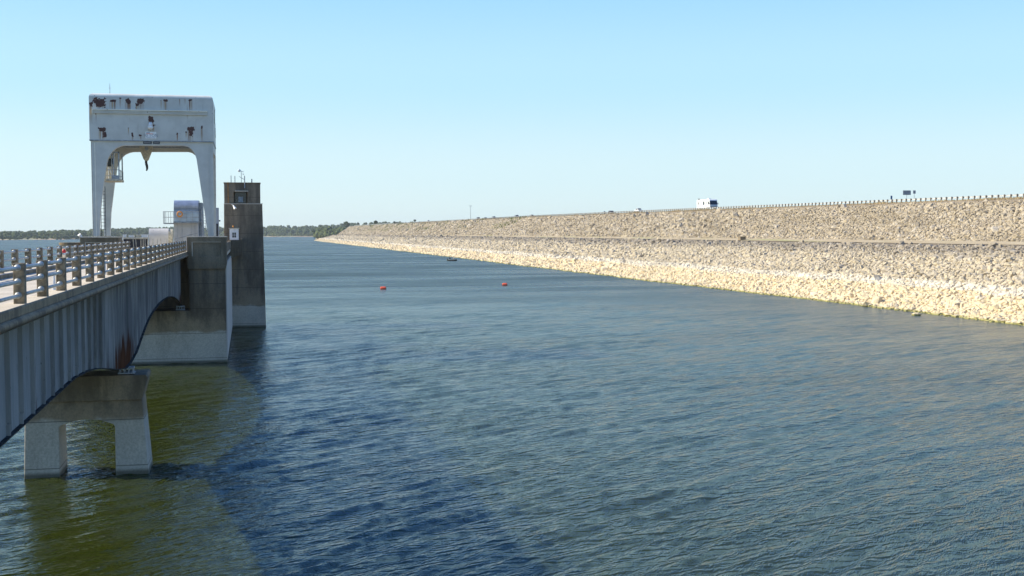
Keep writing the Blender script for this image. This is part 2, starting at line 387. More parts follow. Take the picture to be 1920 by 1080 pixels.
V = np.stack([np.stack([X[i], ys, Z[i]], 1) for i in range(nC)], 1)           # rows, cols, 3
def sheet(cols, name, mat, lift=0):
    sub = V[:, cols, :].copy(); sub[..., 2] += lift; r, c = sub.shape[:2]
    idx = np.arange(r*c).reshape(r, c)
    Fc = np.stack([idx[:-1, :-1], idx[:-1, 1:], idx[1:, 1:], idx[1:, :-1]], -1).reshape(-1, 4)
    return npmesh(name, sub.reshape(-1, 3), Fc, mat)
sheet(list(range(nC)), 'dam_embankment', M['slope'])['kind'] = 'structure'
def ribbon(name, mat, xa, xb, za, zb_, y0, y1, step=4):
    yy = np.arange(y0, y1, step); b = bend(yy)
    A = np.stack([np.stack([xa(yy)+b, yy, za(yy)], 1), np.stack([xb(yy)+b, yy, zb_(yy)], 1)], 1)
    n = len(yy); idx = np.arange(2*n).reshape(n, 2)
    Fc = np.stack([idx[:-1, 0], idx[1:, 0], idx[1:, 1], idx[:-1, 1]][::-1], -1)
    o = npmesh(name, A.reshape(-1, 3), Fc, mat); o['kind'] = 'structure'; return o
ribbon('berm_path', M['strip'], lambda y: 130.3+fbm(y/15., y*0, 3)*.8, lambda y: 135.4-fbm(y/9., y*0, 8)*1.6, lambda y: berm_z(y)+.16, lambda y: berm_z(y)+.70, 40, 1780)
ribbon('crest_verge', M['strip'], lambda y: 154.9-fbm(y/11., y*0, 4)*2.2, lambda y: 158.6+y*0, lambda y: crest_z(y)-1.25, lambda y: crest_z(y)+.06, 40, 1800)
ribbon('crest_road', M['asphalt'], lambda y: 159.2+y*0, lambda y: 169.2+y*0, lambda y: crest_z(y)+.07, lambda y: crest_z(y)+.07, 40, 2300)

# riprap: tens of thousands of angular stones
phi = (1+5**.5)/2
ICO = np.array([(-1, phi, 0), (1, phi, 0), (-1, -phi, 0), (1, -phi, 0), (0, -1, phi), (0, 1, phi), (0, -1, -phi), (0, 1, -phi), (phi, 0, -1), (phi, 0, 1), (-phi, 0, -1), (-phi, 0, 1)])/1.9
ICF = np.array([(0, 11, 5), (0, 5, 1), (0, 1, 7), (0, 7, 10), (0, 10, 11), (1, 5, 9), (5, 11, 4), (11, 10, 2), (10, 7, 6), (7, 1, 8), (3, 9, 4), (3, 4, 2), (3, 2, 6), (3, 6, 8), (3, 8, 9), (4, 9, 5), (2, 4, 11), (6, 2, 10), (8, 6, 7), (9, 8, 1)])
def blobs(C, size, flat=(1, .75, .5), jit=.28, tilt=.5, rng=RNG):
    """one jittered icosahedron per centre; size (n,3)"""
    n = len(C); a = rng.uniform(0, 2*math.pi, n); tx = rng.normal(0, tilt, n); ty = rng.normal(0, tilt, n)
    P = ICO[None]*(1+rng.uniform(-jit, jit, (n, 12, 1)))+rng.normal(0, jit*.25, (n, 12, 3))
    P = P*np.array(flat)[None, None]*size[:, None, None]
    y, z = P[..., 1].copy(), P[..., 2].copy(); c, s = np.cos(tx)[:, None], np.sin(tx)[:, None]
    P[..., 1], P[..., 2] = c*y-s*z, s*y+c*z
    x, z = P[..., 0].copy(), P[..., 2].copy(); c, s = np.cos(ty)[:, None], np.sin(ty)[:, None]
    P[..., 0], P[..., 2] = c*x+s*z, -s*x+c*z
    x, y = P[..., 0].copy(), P[..., 1].copy(); c, s = np.cos(a)[:, None], np.sin(a)[:, None]
    P[..., 0], P[..., 1] = c*x-s*y, s*x+c*y
    P += C[:, None]
    Fc = (ICF[None]+(np.arange(n)*12)[:, None, None]).reshape(-1, 3)
    return P.reshape(-1, 3), Fc
def slope_pt(Y, t, part):
    zc, zb, b = crest_z(Y), berm_z(Y), bend(Y); wl = 101.6+(fbm(Y/60., Y*0+3, 5)-.5)*3.2
    if part == 0: return wl+(130.3-wl)*t+b, zb*t
    return 135.0+(155.8-135.0)*t+b, zb+.5+(zc-.3-zb-.5)*t
def stones(name, Y0, Y1, sp, size, label):
    Cs, Sz = [], []
    for part, t0, t1, L in ((0, -.04, .975, 31.), (1, 0., .945, 23.6)):
        ny, nt = int((Y1-Y0)/sp), int(L*(t1-t0)/sp)
        gy, gt = np.meshgrid(np.arange(ny), np.arange(nt)); n = gy.size
        Y = Y0+(gy.ravel()+RNG.uniform(-.5, .5, n))*sp; t = t0+(t1-t0)*(gt.ravel()+RNG.uniform(0, 1, n))/nt
        x, z = slope_pt(Y, t, part)
        s = size*np.exp(RNG.normal(0, .30, n))*(np.where(t < .42, 1.0, 1.06) if part == 0 else .95)
        s *= np.where(fbm(x/5., Y/9., 21+part) > .60, .72, 1.)
        C = np.stack([x, Y, z+s*.06+RNG.uniform(-.16, .18, n)*size*(np.where(t < .42, .5, 1.) if part == 0 else 1.)], 1)
        keep = RNG.uniform(0, 1, n) < (.97 if part == 0 else .9)
        Cs.append(C[keep]); Sz.append(s[keep])
    C, s = np.concatenate(Cs), np.concatenate(Sz)
    P, Fc = blobs(C, s); tint = np.repeat(RNG.uniform(0, 1, len(C)), 12)
    return tag(npmesh(name, P, Fc, M['rock'], {'tint': tint}), label, 'riprap', kind='stuff')
stones('riprap', 100, 330, .56, .46, 'pale limestone boulders covering the near dam slope above the water')
stones('riprap', 330, 760, .82, .64, 'cream and grey boulders on the middle stretch of dam slope')
stones('riprap', 760, 1900, 1.3, .92, 'small looking boulders and weeds on the far end of the dam')
# dry grass on the crest verge and weeds on the far slope
def tufts(name, C, h, mat, label, cat):
    n = len(C); V = []; k = 5
    base = np.repeat(C, k, 0); a = RNG.uniform(0, 2*math.pi, n*k); hh = np.repeat(h, k)*RNG.uniform(.5, 1.2, n*k)
    off = RNG.normal(0, .12, (n*k, 2))*np.repeat(h, k)[:, None]*1.5
    w = hh*.14; dx, dy = np.cos(a), np.sin(a)
    p0 = base.copy(); p0[:, :2] += off; p1 = p0.copy(); p1[:, 0] += dx*w; p1[:, 1] += dy*w; p0[:, 0] -= dx*w; p0[:, 1] -= dy*w
    p2 = base.copy(); p2[:, :2] += off*2.2; p2[:, 2] += hh
    P = np.stack([p0, p1, p2], 1).reshape(-1, 3); Fc = np.arange(len(P)).reshape(-1, 3)
    return tag(npmesh(name, P, Fc, mat, {'tint': np.repeat(RNG.uniform(0, 1, n*k), 3)}), label, cat, kind='stuff')
n = 9000; Y = 150+RNG.uniform(0, 1, n)**1.5*900; X = RNG.uniform(153.8, 157.6, n)
h = .22+.65*np.clip(fbm(Y/9., Y*0, 31)-.42, 0, 1)*RNG.uniform(.6, 1.4, n)
tufts('dry_grass', np.stack([X, Y, crest_z(Y)-.15+(X-156.2)*.12], 1), h, M['grass'], 'tan dry grass along the crest below the guardrail', 'grass')
n = 5000; Y = 600+RNG.uniform(0, 1, n)*1150; t = RNG.uniform(.35, 1, n); X, Zs = slope_pt(Y, t, 1)
k = fbm(Y/35., X/8., 41) > .58; 
tufts('weeds', np.stack([X, Y, Zs], 1)[k], (RNG.uniform(.6, 1.5, n))[k], wood_mat('weeds green', (.13, .17, .04), (.27, .29, .10)), 'green weeds growing through the far upper rock slope', 'weeds')

# gravel spit and lone stones at the waterline
p = onZ(962, 494.5, 0)
q = MB(); 
for i in range(26):
    t = i/25.; c = onZ(930+t*62, 493.2+t*2.4, 0); q.ball((c.x+random.uniform(-.6, .6), c.y+random.uniform(-2, 2), -.05), random.uniform(.3, .8)*(1 if t > .3 else .5), random.uniform(.8, 1.6), random.uniform(.8, 1.5), .5, 6, 4)
tag(q.build('gravel_spit', M['rock']), kind='structure')
c = onZ(1718, 591, 0); q = MB().ball((0, 0, .1), .55, 1.5, 1, .6, 8, 5); b = q.build('rock', M['rock'], bevel=0); b.location = (c.x, c.y, 0)
tag(b, 'single pale rock standing in the water just off the near shoreline', 'rock')

# ------------------------------------------------------------------ far shore and woods
def shore(name, pts, depth, rise, seed):
    """pts: (x, y) of the shoreline from left to right, ground rises away from the camera"""
    P = []; L = 10
    for j in range(L):
        t = j/(L-1)
        for i, (x, y) in enumerate(pts):
            d = Vector((x, y)).normalized(); e = t*depth
            z = -1.5 + (1.5+1.0)*min(1, t*L/1.2) + rise[i]*max(0, t-.06)**.8*(.85+.3*vnoise(np.array(i*.7), np.array(j*.9), seed))
            P.append((x+d.x*e, y+d.y*e, float(z)))
    n = len(pts); f = [(j*n+i, j*n+i+1, (j+1)*n+i+1, (j+1)*n+i) for j in range(L-1) for i in range(n-1)]
    o = MB().add(P, f).build(name, M['shore'], smooth=True); o['kind'] = 'structure'
    return np.array(P).reshape(L, n, 3)
def shoreline(plist):                     # (pixel x, distance) pairs -> fine polyline with coves
    xs = np.arange(plist[0][0], plist[-1][0]+1, 6.)
    ds = np.interp(xs, [a for a, _ in plist], [b for _, b in plist])*(1+(fbm(xs/38., xs*0, 77)-.5)*.05)
    out = []
    for x, d in zip(xs, ds):
        v = ray(float(x), 436); v.z = 0; v.normalize(); out.append((v.x*d, v.y*d))
    return out, xs
def woods(name, G, xs, hgt, label, rows, seed, per=1.6, tfun=None):
    rng = np.random.default_rng(seed); L, n = G.shape[:2]; C, Sz, Tt = [], [], []
    for r_ in range(rows):
        for i in range(n-1):
            seg = np.linalg.norm(G[0, i+1]-G[0, i]); m_ = max(1, int(seg/9.*per))
            for _ in range(m_):
                t = (.03+.9*(r_+rng.uniform(-.4, .4))/rows); t = min(max(t, .05), .97)*(L-1); j = int(t); g = t-j; f = rng.uniform()
                a = G[j, i]*(1-f)+G[j, i+1]*f; b = G[min(j+1, L-1), i]*(1-f)+G[min(j+1, L-1), i+1]*f
                p = a*(1-g)+b*g; h = hgt*rng.uniform(.8, 1.12)*(.7 if r_ == 0 else 1)
                tt = rng.uniform(0, 1)*(.5+.5*rng.uniform())+(.35 if r_ == 0 else 0)
                for q_ in range(7):
                    rad = h*rng.uniform(.17, .30); aa = rng.uniform(0, 6.28); rr_ = h*rng.uniform(0, .27)
                    C.append((p[0]+math.cos(aa)*rr_, p[1]+math.sin(aa)*rr_, p[2]+h*(.26+.52*rng.uniform())*(1 if q_ else 1.05)))
                    Sz.append(rad); Tt.append(min(1, tt+rng.uniform(-.15, .15)))
    C, Sz = np.array(C), np.array(Sz)
    P, Fc = blobs(C, Sz, (1, 1, .85), .3, .6, rng)
    return tag(npmesh(name, P, Fc, M['woods'], {'tint': np.repeat(np.clip(Tt, 0, 1), 12)}), label, 'woods', kind='stuff')
pl, xs = shoreline([(-260, 2250), (120, 2420), (200, 2750), (330, 3300)])
G = shore('left_shore', pl, 620, [float(v) for v in np.interp(xs, [-260, 0, 160, 310, 330], [3, 3.5, 9, 21, 20])], 3)
woods('woods', G, xs, 13, 'distant tree covered shore left of the crane across the lake', 7, 5)
pl, xs = shoreline([(318, 3400), (500, 3500), (560, 3400), (640, 3300), (900, 3300)])
G = shore('far_shore', pl, 750, [float(v) for v in np.interp(xs, [318, 480, 600, 660, 900], [19, 24, 27, 38, 42])], 4)
woods('woods', G, xs, 15, 'distant woods between the concrete tower and the end of the dam', 7, 6)
pl, xs = shoreline([(592, 2350), (618, 2200), (690, 2150), (760, 2150)])
G = shore('end_shore', pl, 180, [float(v) for v in np.interp(xs, [592, 610, 650, 760], [1.5, 5, 9, 6])], 8)
woods('woods', G[:, :10], xs, 19, 'nearer darker woods just behind the far tip of the dam', 3, 9, .9)
# trees that stand out on the skyline above the dam
def tree(px, py_base, dist, h, label):
    v = ray(px, 436); v.z = 0; v.normalize(); z = 12.6+(436-py_base)/F*dist
    t = thing('tree', (v.x*dist, v.y*dist, z), label, 'tree', 'skyline trees behind the dam')
    q = MB().tube((0, 0, -2), (0, 0, h*.5), h*.035, 7, h*.02)
    for a in (0, 2.1, 4.2): q.tube((0, 0, h*.35), (math.cos(a)*h*.18, math.sin(a)*h*.18, h*.62), h*.018, 5, h*.008)
    o = q.build('trunk', M['bark']); o.parent = t
    n = 90; d = RNG.normal(0, 1, (n, 3)); d /= np.linalg.norm(d, axis=1)[:, None]; rad = RNG.uniform(.3, 1, n)**.5
    C = d*rad[:, None]*np.array([h*.36, h*.36, h*.30])+np.array([0, 0, h*.66])
    P, Fc = blobs(C, RNG.uniform(.05, .10, n)*h, (1, 1, .8), .35)
    npmesh('crown', P, Fc, M['woods'], {'tint': np.repeat(RNG.uniform(0, .5, n), 12)}, t)
tree(704.5, 424, 2000, 9.5, 'round dark tree on the skyline directly behind the far dam crest')
tree(778, 419, 1900, 6.0, 'small dark tree poking over the crest right of the round one')
tree(739.5, 421, 2000, 5., 'lowest small tree between two taller ones behind the dam crest')
tree(650, 432, 2150, 16., 'tall dark tree at the right end of the nearer woods')

# ------------------------------------------------------------------ guardrail on the crest
gx = 157.9; gr = thing('guardrail', (gx, 300, float(crest_z(300))), 'long pale steel guardrail on dark posts along the dam crest', 'guardrail')
yy = np.concatenate([np.arange(150, 900, 7.6), np.arange(900, 1800, 30)])
q = MB()
W_ = [(0, .44), (.05, .50), (.0, .59), (.05, .68), (0, .76)]
for a, b in zip(yy, yy[1:]):
    za, zb_ = float(crest_z(a)), float(crest_z(b))
    for (x1, z1), (x2, z2) in zip(W_, W_[1:]):
        q.add([(gx+.16+x1, a, za+z1), (gx+.16+x2, a, za+z2), (gx+.16+x2, b, zb_+z2), (gx+.16+x1, b, zb_+z1)], [(0, 1, 2, 3)])
o = q.build('beam', M['rail'], gr); sm = o.modifiers.new('thick', 'SOLIDIFY'); sm.thickness = .02
pm = MB().box(-.11, .11, -.12, .12, -.3, .86).build('post', M['wood'], bevel=.02); pm.parent = gr
py = np.arange(196, 790, 2.13)
for i, Y in enumerate(py[:100]):
    o = pm if i == 0 else pm.copy()
    if i: COL.objects.link(o)
    o.parent = gr; o.location = Vector((gx, Y, float(crest_z(Y))))-gr.location
    o.rotation_euler = (random.gauss(0, .02), random.gauss(0, .02), 0)
q = MB()
for Y in np.concatenate([py[100:], np.arange(790, 1300, 3.8)]):
    z = float(crest_z(Y)); q.box(gx-.11, gx+.11, Y-.12, Y+.12, z-.3, z+.86)
o = q.build('post', M['wood'], gr); o['kind'] = 'stuff'

# ------------------------------------------------------------------ signs, mast, box on the dam
def sign(name, px, pt, pb, w, h, mat, label, X=171.):
    top = onX(px, pt, X); zc = float(crest_z(top.y))-.2; t = thing(name, (X, top.y, zc), label, 'sign'); H = top.z-zc
    MB().tube((X, top.y+.06, zc), (X, top.y+.06, top.z-.05), .06, 8).build('post', M['steel'], t)
    MB().box(X-w/2, X+w/2, top.y-.02, top.y+.02, top.z-h, top.z).build('panel', mat, t)
    if w > 2:
        MB().box(X-w/2+.1, X+w/2-.1, top.y-.08, top.y-.022, top.z-h*.28, top.z-h*.2).box(X-w/2+.1, X+w/2-.1, top.y-.08, top.y-.022, top.z-h*.85, top.z-h*.77).build('brace', M['steel'], t)
sign('road_sign', 1700.5, 357, 365, 2.3, 1.2, M['signback'], 'wide grey back of a road sign on a single post above the guardrail')
sign('road_sign', 1714.5, 357, 365, .75, .85, M['signback'], 'small grey square sign right beside the wide grey sign')
sign('road_sign', 1671.5, 367, 374, .5, .9, M['blue'], 'small dark blue sign alone left of the wide grey sign', 164.)
sign('road_sign', 1133.3, 396, 400, .7, 1.3, M['signback'], 'tiny faint sign on the crest just left of the dark car')
mp = onX(882.3, 412, 171); zt = onX(882.3, 386, 171).z
t = thing('light_mast', (mp.x, mp.y, float(crest_z(mp.y))), 'tall thin mast with short crossarm on the far dam crest', 'mast')
MB().tube((mp.x, mp.y, float(crest_z(mp.y))), (mp.x, mp.y, zt), .17, 8, .1).build('pole', M['steel'], t)
MB().tube((mp.x-1.1, mp.y, zt), (mp.x+1.1, mp.y, zt), .12, 6).box(mp.x-1.3, mp.x-.7, mp.y-.2, mp.y+.2, zt-.25, zt-.05).box(mp.x+.7, mp.x+1.3, mp.y-.2, mp.y+.2, zt-.25, zt-.05).build('crossarm', M['steel'], t)
c = onX(1391, 455, 131.5); zb_ = 9.95+.2
t = thing('concrete_box', (131.5, c.y, zb_), 'small square concrete box on the grassy berm path halfway up the dam', 'box')
MB().box(130.7, 132.3, c.y-.8, c.y+.8, zb_, zb_+.9).build('body', M['post'], t, .04)
MB().box(130.6, 132.4, c.y-.9, c.y+.9, zb_+.9, zb_+1.03).build('lid', M['post'], t, .02)

# ------------------------------------------------------------------ vehicles on the crest road
def wheels(t, pos, r=.34, w=.22):
    for x, y in pos:
        tyre = MB().tube((x-w/2, y, r), (x+w/2, y, r), r, 14).build('wheel', M['black']); tyre.parent = t
        rim = MB().tube((x-w/2-.01, y, r), (x+w/2+.01, y, r), r*.55, 10).build('rim', M['silver']); rim.parent = tyre
def car(kind, mat, loc, label, toward=True):
    """local axes: front towards -Y"""
    t = thing('car' if kind != 'pickup' else 'pickup_truck', loc, label, 'car' if kind != 'pickup' else 'pickup', 'vehicles driving along the dam crest', 0 if toward else math.pi)
    def B(q, name, m_, **k): o = q.build(name, m_, **k); o.parent = t; return o
    if kind == 'sedan': side = [(-2.3, .3), (-2.35, .7), (-1.15, .92), (-.45, 1.38), (.75, 1.42), (1.55, 1.0), (2.3, .95), (2.35, .35)]; win = [(-.98, .93), (-.42, 1.32), (.72, 1.35), (1.35, .98)]
    elif kind == 'suv': side = [(-2.3, .35), (-2.35, .95), (-1.25, 1.12), (-.65, 1.72), (2.05, 1.75), (2.32, 1.1), (2.32, .4)]; win = [(-1.08, 1.12), (-.6, 1.62), (1.95, 1.64), (2.15, 1.1)]
    else: side = [(-2.8, .45), (-2.85, 1.1), (-1.5, 1.22), (-.9, 1.85), (.6, 1.85), (.8, 1.25), (2.8, 1.25), (2.85, .5)]; win = [(-1.33, 1.22), (-.86, 1.74), (.52, 1.75), (.68, 1.24)]
    B(MB().prism(side, 'x', -.9, .9), 'body', mat, bevel=.08)
    B(MB().prism(win, 'x', -.915, -.9), 'side_window', M['glass']); B(MB().prism(win, 'x', .9, .915), 'side_window', M['glass'])
    a, b = [p for p in side if p[1] > .9][0:1][0], None
    k = 2; (y1, z1), (y2, z2) = side[k], side[k+1]
    q = MB().add([(-.78, y1-.03, z1+.05), (.78, y1-.03, z1+.05), (.7, y2-.05, z2-.03), (-.7, y2-.05, z2-.03)], [(0, 1, 2, 3)])
    o = B(q, 'windscreen', M['glass']); s_ = o.modifiers.new('t', 'SOLIDIFY'); s_.thickness = .02
    for s in (-1, 1): B(MB().box(s*.68-.16, s*.68+.16, side[1][0]-.02, side[1][0]+.05, side[1][1]-.22, side[1][1]-.06), 'headlight', M['white'], bevel=.02)
    ax = 1.45 if kind != 'pickup' else 1.8; wheels(t, [(-.82, -ax), (.82, -ax), (-.82, ax), (.82, ax)], .34 if kind == 'sedan' else .39)
    return t
def road_at(px, py, X): p = onX(px, py, X); return (X, p.y, float(crest_z(p.y))+.08)
car('sedan', M['navy'], road_at(1146, 402, 161.5), 'dark maroon sedan on the dam crest, left of the white pickup')
car('pickup', M['white'], road_at(1197, 400, 161.5), 'white pickup truck on the crest between the dark sedan and the motorhome')
car('suv', M['silver'], road_at(969, 408, 161.5), 'silver car with dark glass alone on the far crest')
car('sedan', M['white'], road_at(997, 406, 162), 'white sedan on the far crest right of the silver car')
car('suv', M['silver'], road_at(926, 409, 161.5), 'pale grey car, rightmost of the close trio far along the crest')
car('sedan', M['white'], road_at(910, 410.5, 161.5), 'white sedan in the middle of the close trio far along the crest')
car('suv', M['navy'], road_at(897, 411.5, 161.5), 'dark car, leftmost of the close trio far along the crest by the mast')
car('pickup', M['white'], road_at(803, 416, 161.5), 'tiny white truck farthest along the crest, left of the mast')
# motorhome
p = road_at(1338, 393, 161.5)
mh = t = thing('motorhome', p, 'large white motorhome with wide dark windscreen on the dam crest', 'motorhome', 'vehicles driving along the dam crest')
def B(q, name, m_, **k): o = q.build(name, m_); o.parent = k.pop('par', t); 
def P_(q, name, m_, bevel=0, par=None):
    o = q.build(name, m_, bevel=bevel); o.parent = par or t; return o
side = [(0, .55), (-.12, 1.35), (.35, 2.95), (.75, 3.2), (10.4, 3.2), (10.5, 3.1), (10.5, .6), (8.6, .5), (1.6, .5)]
P_(MB().prism(side, 'x', -1.25, 1.25), 'body', M['white'], .08)
q = MB().add([(-1.15, -.13, 1.55), (1.15, -.13, 1.55), (1.12, .24, 2.72), (-1.12, .24, 2.72)], [(0, 1, 2, 3)]); o = P_(q, 'windscreen', M['glass'])
s_ = o.modifiers.new('t', 'SOLIDIFY'); s_.thickness = .04
for y0, y1, z0, z1 in ((.55, 1.35, 1.6, 2.5), (2.0, 2.5, 1.6, 2.55), (4.2, 5.4, 1.5, 2.6), (8.7, 9.3, 1.7, 2.5)):
    P_(MB().box(-1.275, -1.25, y0, y1, z0, z1), 'window', M['glass'])
    P_(MB().box(1.25, 1.275, y0, y1, z0, z1), 'window', M['glass'])
P_(MB().box(-1.2, 1.2, -.22, -.1, .98, 1.12).box(-1.28, 1.28, -.2, 1.4, .5, .62), 'front_trim', M['steel'])
for s in (-1, 1): P_(MB().box(s*.95-.17, s*.95+.17, -.2, -.06, .78, .95), 'headlight', M['silver'])
P_(MB().box(-.45, .45, 3.0, 4.1, 3.2, 3.5), 'roof_air_conditioner', M['white'], .06)
P_(MB().box(-.3, .3, 7.4, 8.3, 3.2, 3.34), 'roof_vent', M['dark'], .03)
for s in (-1, 1): P_(MB().box(s*1.45-.1, s*1.45+.1, .1, .2, 1.6, 2.1), 'mirror', M['dark'])
P_(MB().box(-1.262, 1.262, 1.6, 10.4, 1.18, 1.26), 'stripe', M['steel'])
wheels(t, [(-1.1, 1.5), (1.1, 1.5), (-1.1, 7.6), (1.1, 7.6)], .46, .3)
mh.scale = (1.17, 1.17, 1.17)
# bird
p = onY(1310.5, 373.7, 330); q = MB().ball((0, 0, 0), .16, 1.9, .8, .8, 8, 5)
for s in (-1, 1): q.add([(.1, 0, .05), (-.12, 0, .05), (-.1, s*.45, .22), (.05, s*.45, .22), (-.12, s*.8, .1)], [(0, 1, 2, 3), (3, 2, 4)])
b = q.build('bird', M['dark']); b.location = p; tag(b, 'small dark bird flying in the sky just above the motorhome', 'bird')

# ------------------------------------------------------------------ buoys and fishing boat
def buoy(px, py, L, label):
    c = onZ(px, py, 0); t = thing('buoy', (c.x, c.y, 0), label, 'buoy', 'barrel buoys on the water', R(-14)); h = L/2
    q = MB()
    rs = [(-h, .30), (-h+.06, .36), (-h*.4, .40), (h*.4, .40), (h-.06, .36), (h, .30)]
    for (a, r1), (b, r2) in zip(rs, rs[1:]): q.tube((a, 0, .16), (b, 0, .16), r1, 16, r2)
    o = q.build('float', M['red'], smooth=False); o.parent = t
    o = MB().tube((-.02, 0, .16), (.02, 0, .16), .41, 16).build('seam', M['red']); o.parent = t
    for s in (-1, 1):
        o = MB().tube((s*h, 0, .16), (s*(h+.12), 0, .16), .06, 8).build('lug', M['dark']); o.parent = t
buoy(718.5, 542, 1.25, 'orange red barrel buoy floating nearest the concrete tower')
buoy(946.5, 535, 1.15, 'orange red barrel buoy floating nearer the dam, on the right')
c = onZ(848, 489, 0)
t = thing('fishing_boat', (c.x, c.y, 0), 'low dark fishing boat with light deck drifting near the dam', 'boat', None, R(-48))
secs = [(-2.4, .80, .42, .0), (-1.2, .95, .45, .0), (.2, .98, .48, .0), (1.4, .78, .54, .05), (2.2, .40, .62, .2), (2.6, .05, .66, .45)]
q = MB(); rings = []
for x, w, top, bot in secs: rings.append([(x, -w, top), (x, -w*.8, bot-.12), (x, 0, bot-.2), (x, w*.8, bot-.12), (x, w, top)])
v = [p_ for r_ in rings for p_ in r_]; f = [(i*5+j, i*5+j+1, (i+1)*5+j+1, (i+1)*5+j) for i in range(5) for j in range(4)]+[(0, 1, 2, 3, 4), (25, 26, 27, 28, 29)]
P_(q.add(v, f), 'hull', M['black'])
P_(MB().prism([(-2.35, -.72), (1.3, -.72), (2.2, -.34), (2.2, .34), (1.3, .72), (-2.35, .72)], 'z', .36, .44), 'deck', M['beige'])
P_(MB().box(-2.75, -2.4, -.2, .2, .35, .98).tube((-2.6, 0, .4), (-2.6, 0, -.3), .09, 8), 'outboard_motor', M['black'], .05)
P_(MB().tube((-1.3, 0, .44), (-1.3, 0, .8), .05, 8).box(-1.55, -1.05, -.25, .25, .8, .88).box(-1.6, -1.52, -.25, .25, .88, 1.35), 'seat', M['black'], .03)
P_(MB().tube((.9, 0, .44), (.9, 0, .8), .05, 8).box(.65, 1.15, -.25, .25, .8, .88).box(.6, .67, -.25, .25, .88, 1.1), 'seat', M['beige'], .03)
def person_at(loc, rz, label, shirt):
    me = bpy.data.meshes.new('person')
    J = [(0, 0, .12, .18), (0, 0, .34, .18), (.02, 0, .56, .20), (.04, 0, .68, .06), (.06, 0, .80, .095), (.07, 0, .89, .085),
         (.0, .17, .58, .06), (.12, .24, .36, .045), (.34, .16, .34, .035), (.0, -.17, .58, .06), (.12, -.24, .36, .045), (.34, -.16, .34, .035),
         (.22, .1, .12, .085), (.46, .12, .12, .065), (.50, .12, -.26, .05), (.60, .12, -.33, .04), (.22, -.1, .12, .085), (.46, -.12, .12, .065), (.50, -.12, -.26, .05), (.60, -.12, -.33, .04)]
    E = [(0, 1), (1, 2), (2, 3), (3, 4), (4, 5), (2, 6), (6, 7), (7, 8), (2, 9), (9, 10), (10, 11), (0, 12), (12, 13), (13, 14), (14, 15), (0, 16), (16, 17), (17, 18), (18, 19)]
    me.from_pydata([j[:3] for j in J], E, []); o = bpy.data.objects.new('person', me); COL.objects.link(o)
    s = o.modifiers.new('skin', 'SKIN')
    for i, j in enumerate(J): me.skin_vertices[0].data[i].radius = (j[3], j[3])
    me.skin_vertices[0].data[0].use_root = True
    o.modifiers.new('sub', 'SUBSURF').levels = 1
    tt = NT('clothed figure '+label[:8]); x, y, z = tt.xyz(tt.obj())
    c_ = tt.mix(tt.ss(z, .15, .17), (.03, .035, .05), shirt); c_ = tt.mix(tt.ss(z, .655, .665), c_, (.45, .25, .17))
    tt.col(c_); me.materials.append(tt.set(.85)); o.location = loc; o.rotation_euler.z = rz
    h = MB().ball((.055, 0, .90), .105, 1, 1, .55, 10, 6).tube((.04, 0, .885), (.20, 0, .87), .07, 10, .04).build('cap', M['white']); h.parent = o
    return tag(o, label, 'person')
rot = Matrix.Rotation(R(-48), 4, 'Z'); 
person_at(Vector((c.x, c.y, 0))+rot@Vector((.9, 0, .86)), R(132), 'person in white shirt and cap seated at the right end of the boat', (.85, .85, .83))
person_at(Vector((c.x, c.y, 0))+rot@Vector((-1.3, 0, .86)), R(-48), 'person in dark clothes seated at the left end of the boat', (.03, .03, .04))

# ------------------------------------------------------------------ road bridge
br = thing('bridge', (-8.2, 60, 10.3), 'long road bridge with haunched blue grey girders and pipe railings', 'bridge')
Y0, Y1 = -6., 117.
MB().box(-10.45, -6.1, Y0, Y1+.3, 10.3, 10.6).build('road_slab', M['deck'], br)
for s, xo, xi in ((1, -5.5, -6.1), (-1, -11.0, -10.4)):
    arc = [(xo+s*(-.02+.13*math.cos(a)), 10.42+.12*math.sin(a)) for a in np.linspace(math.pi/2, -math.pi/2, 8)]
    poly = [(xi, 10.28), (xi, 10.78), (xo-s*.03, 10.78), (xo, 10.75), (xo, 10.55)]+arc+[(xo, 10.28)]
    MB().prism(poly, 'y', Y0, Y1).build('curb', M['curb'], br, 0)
    a_, b_ = sorted((xi, xo-s*.035)); MB().box(a_, b_, Y0, Y1, 10.78, 10.788).build('curb_sunlit_top', M['deck'], br)  # thin pale strip: sunlight on the curb top put into its colour
TB = [(-6, 5.9), (10, 5.5), (32.5, 5.3), (44.6, 5.2), (48, 5.35), (51.3, 5.62), (55, 6.05), (59, 6.55), (62.8, 6.92), (65.6, 6.92), (69, 6.7), (72.3, 6.2), (75, 5.8), (78.1, 5.45), (82, 5.2), (87, 5.02), (92, 5.0), (97, 5.07), (100.2, 5.22), (104, 5.45), (107.6, 5.8), (111.5, 6.25), (115.2, 6.8), (116.8, 6.95)]
def gb(y): return 12.6-float(np.interp(y, [a for a, _ in TB], [b for _, b in TB]))
gy = sorted(set([a for a, _ in TB]+list(np.arange(-6, 116.8, 1.5))))
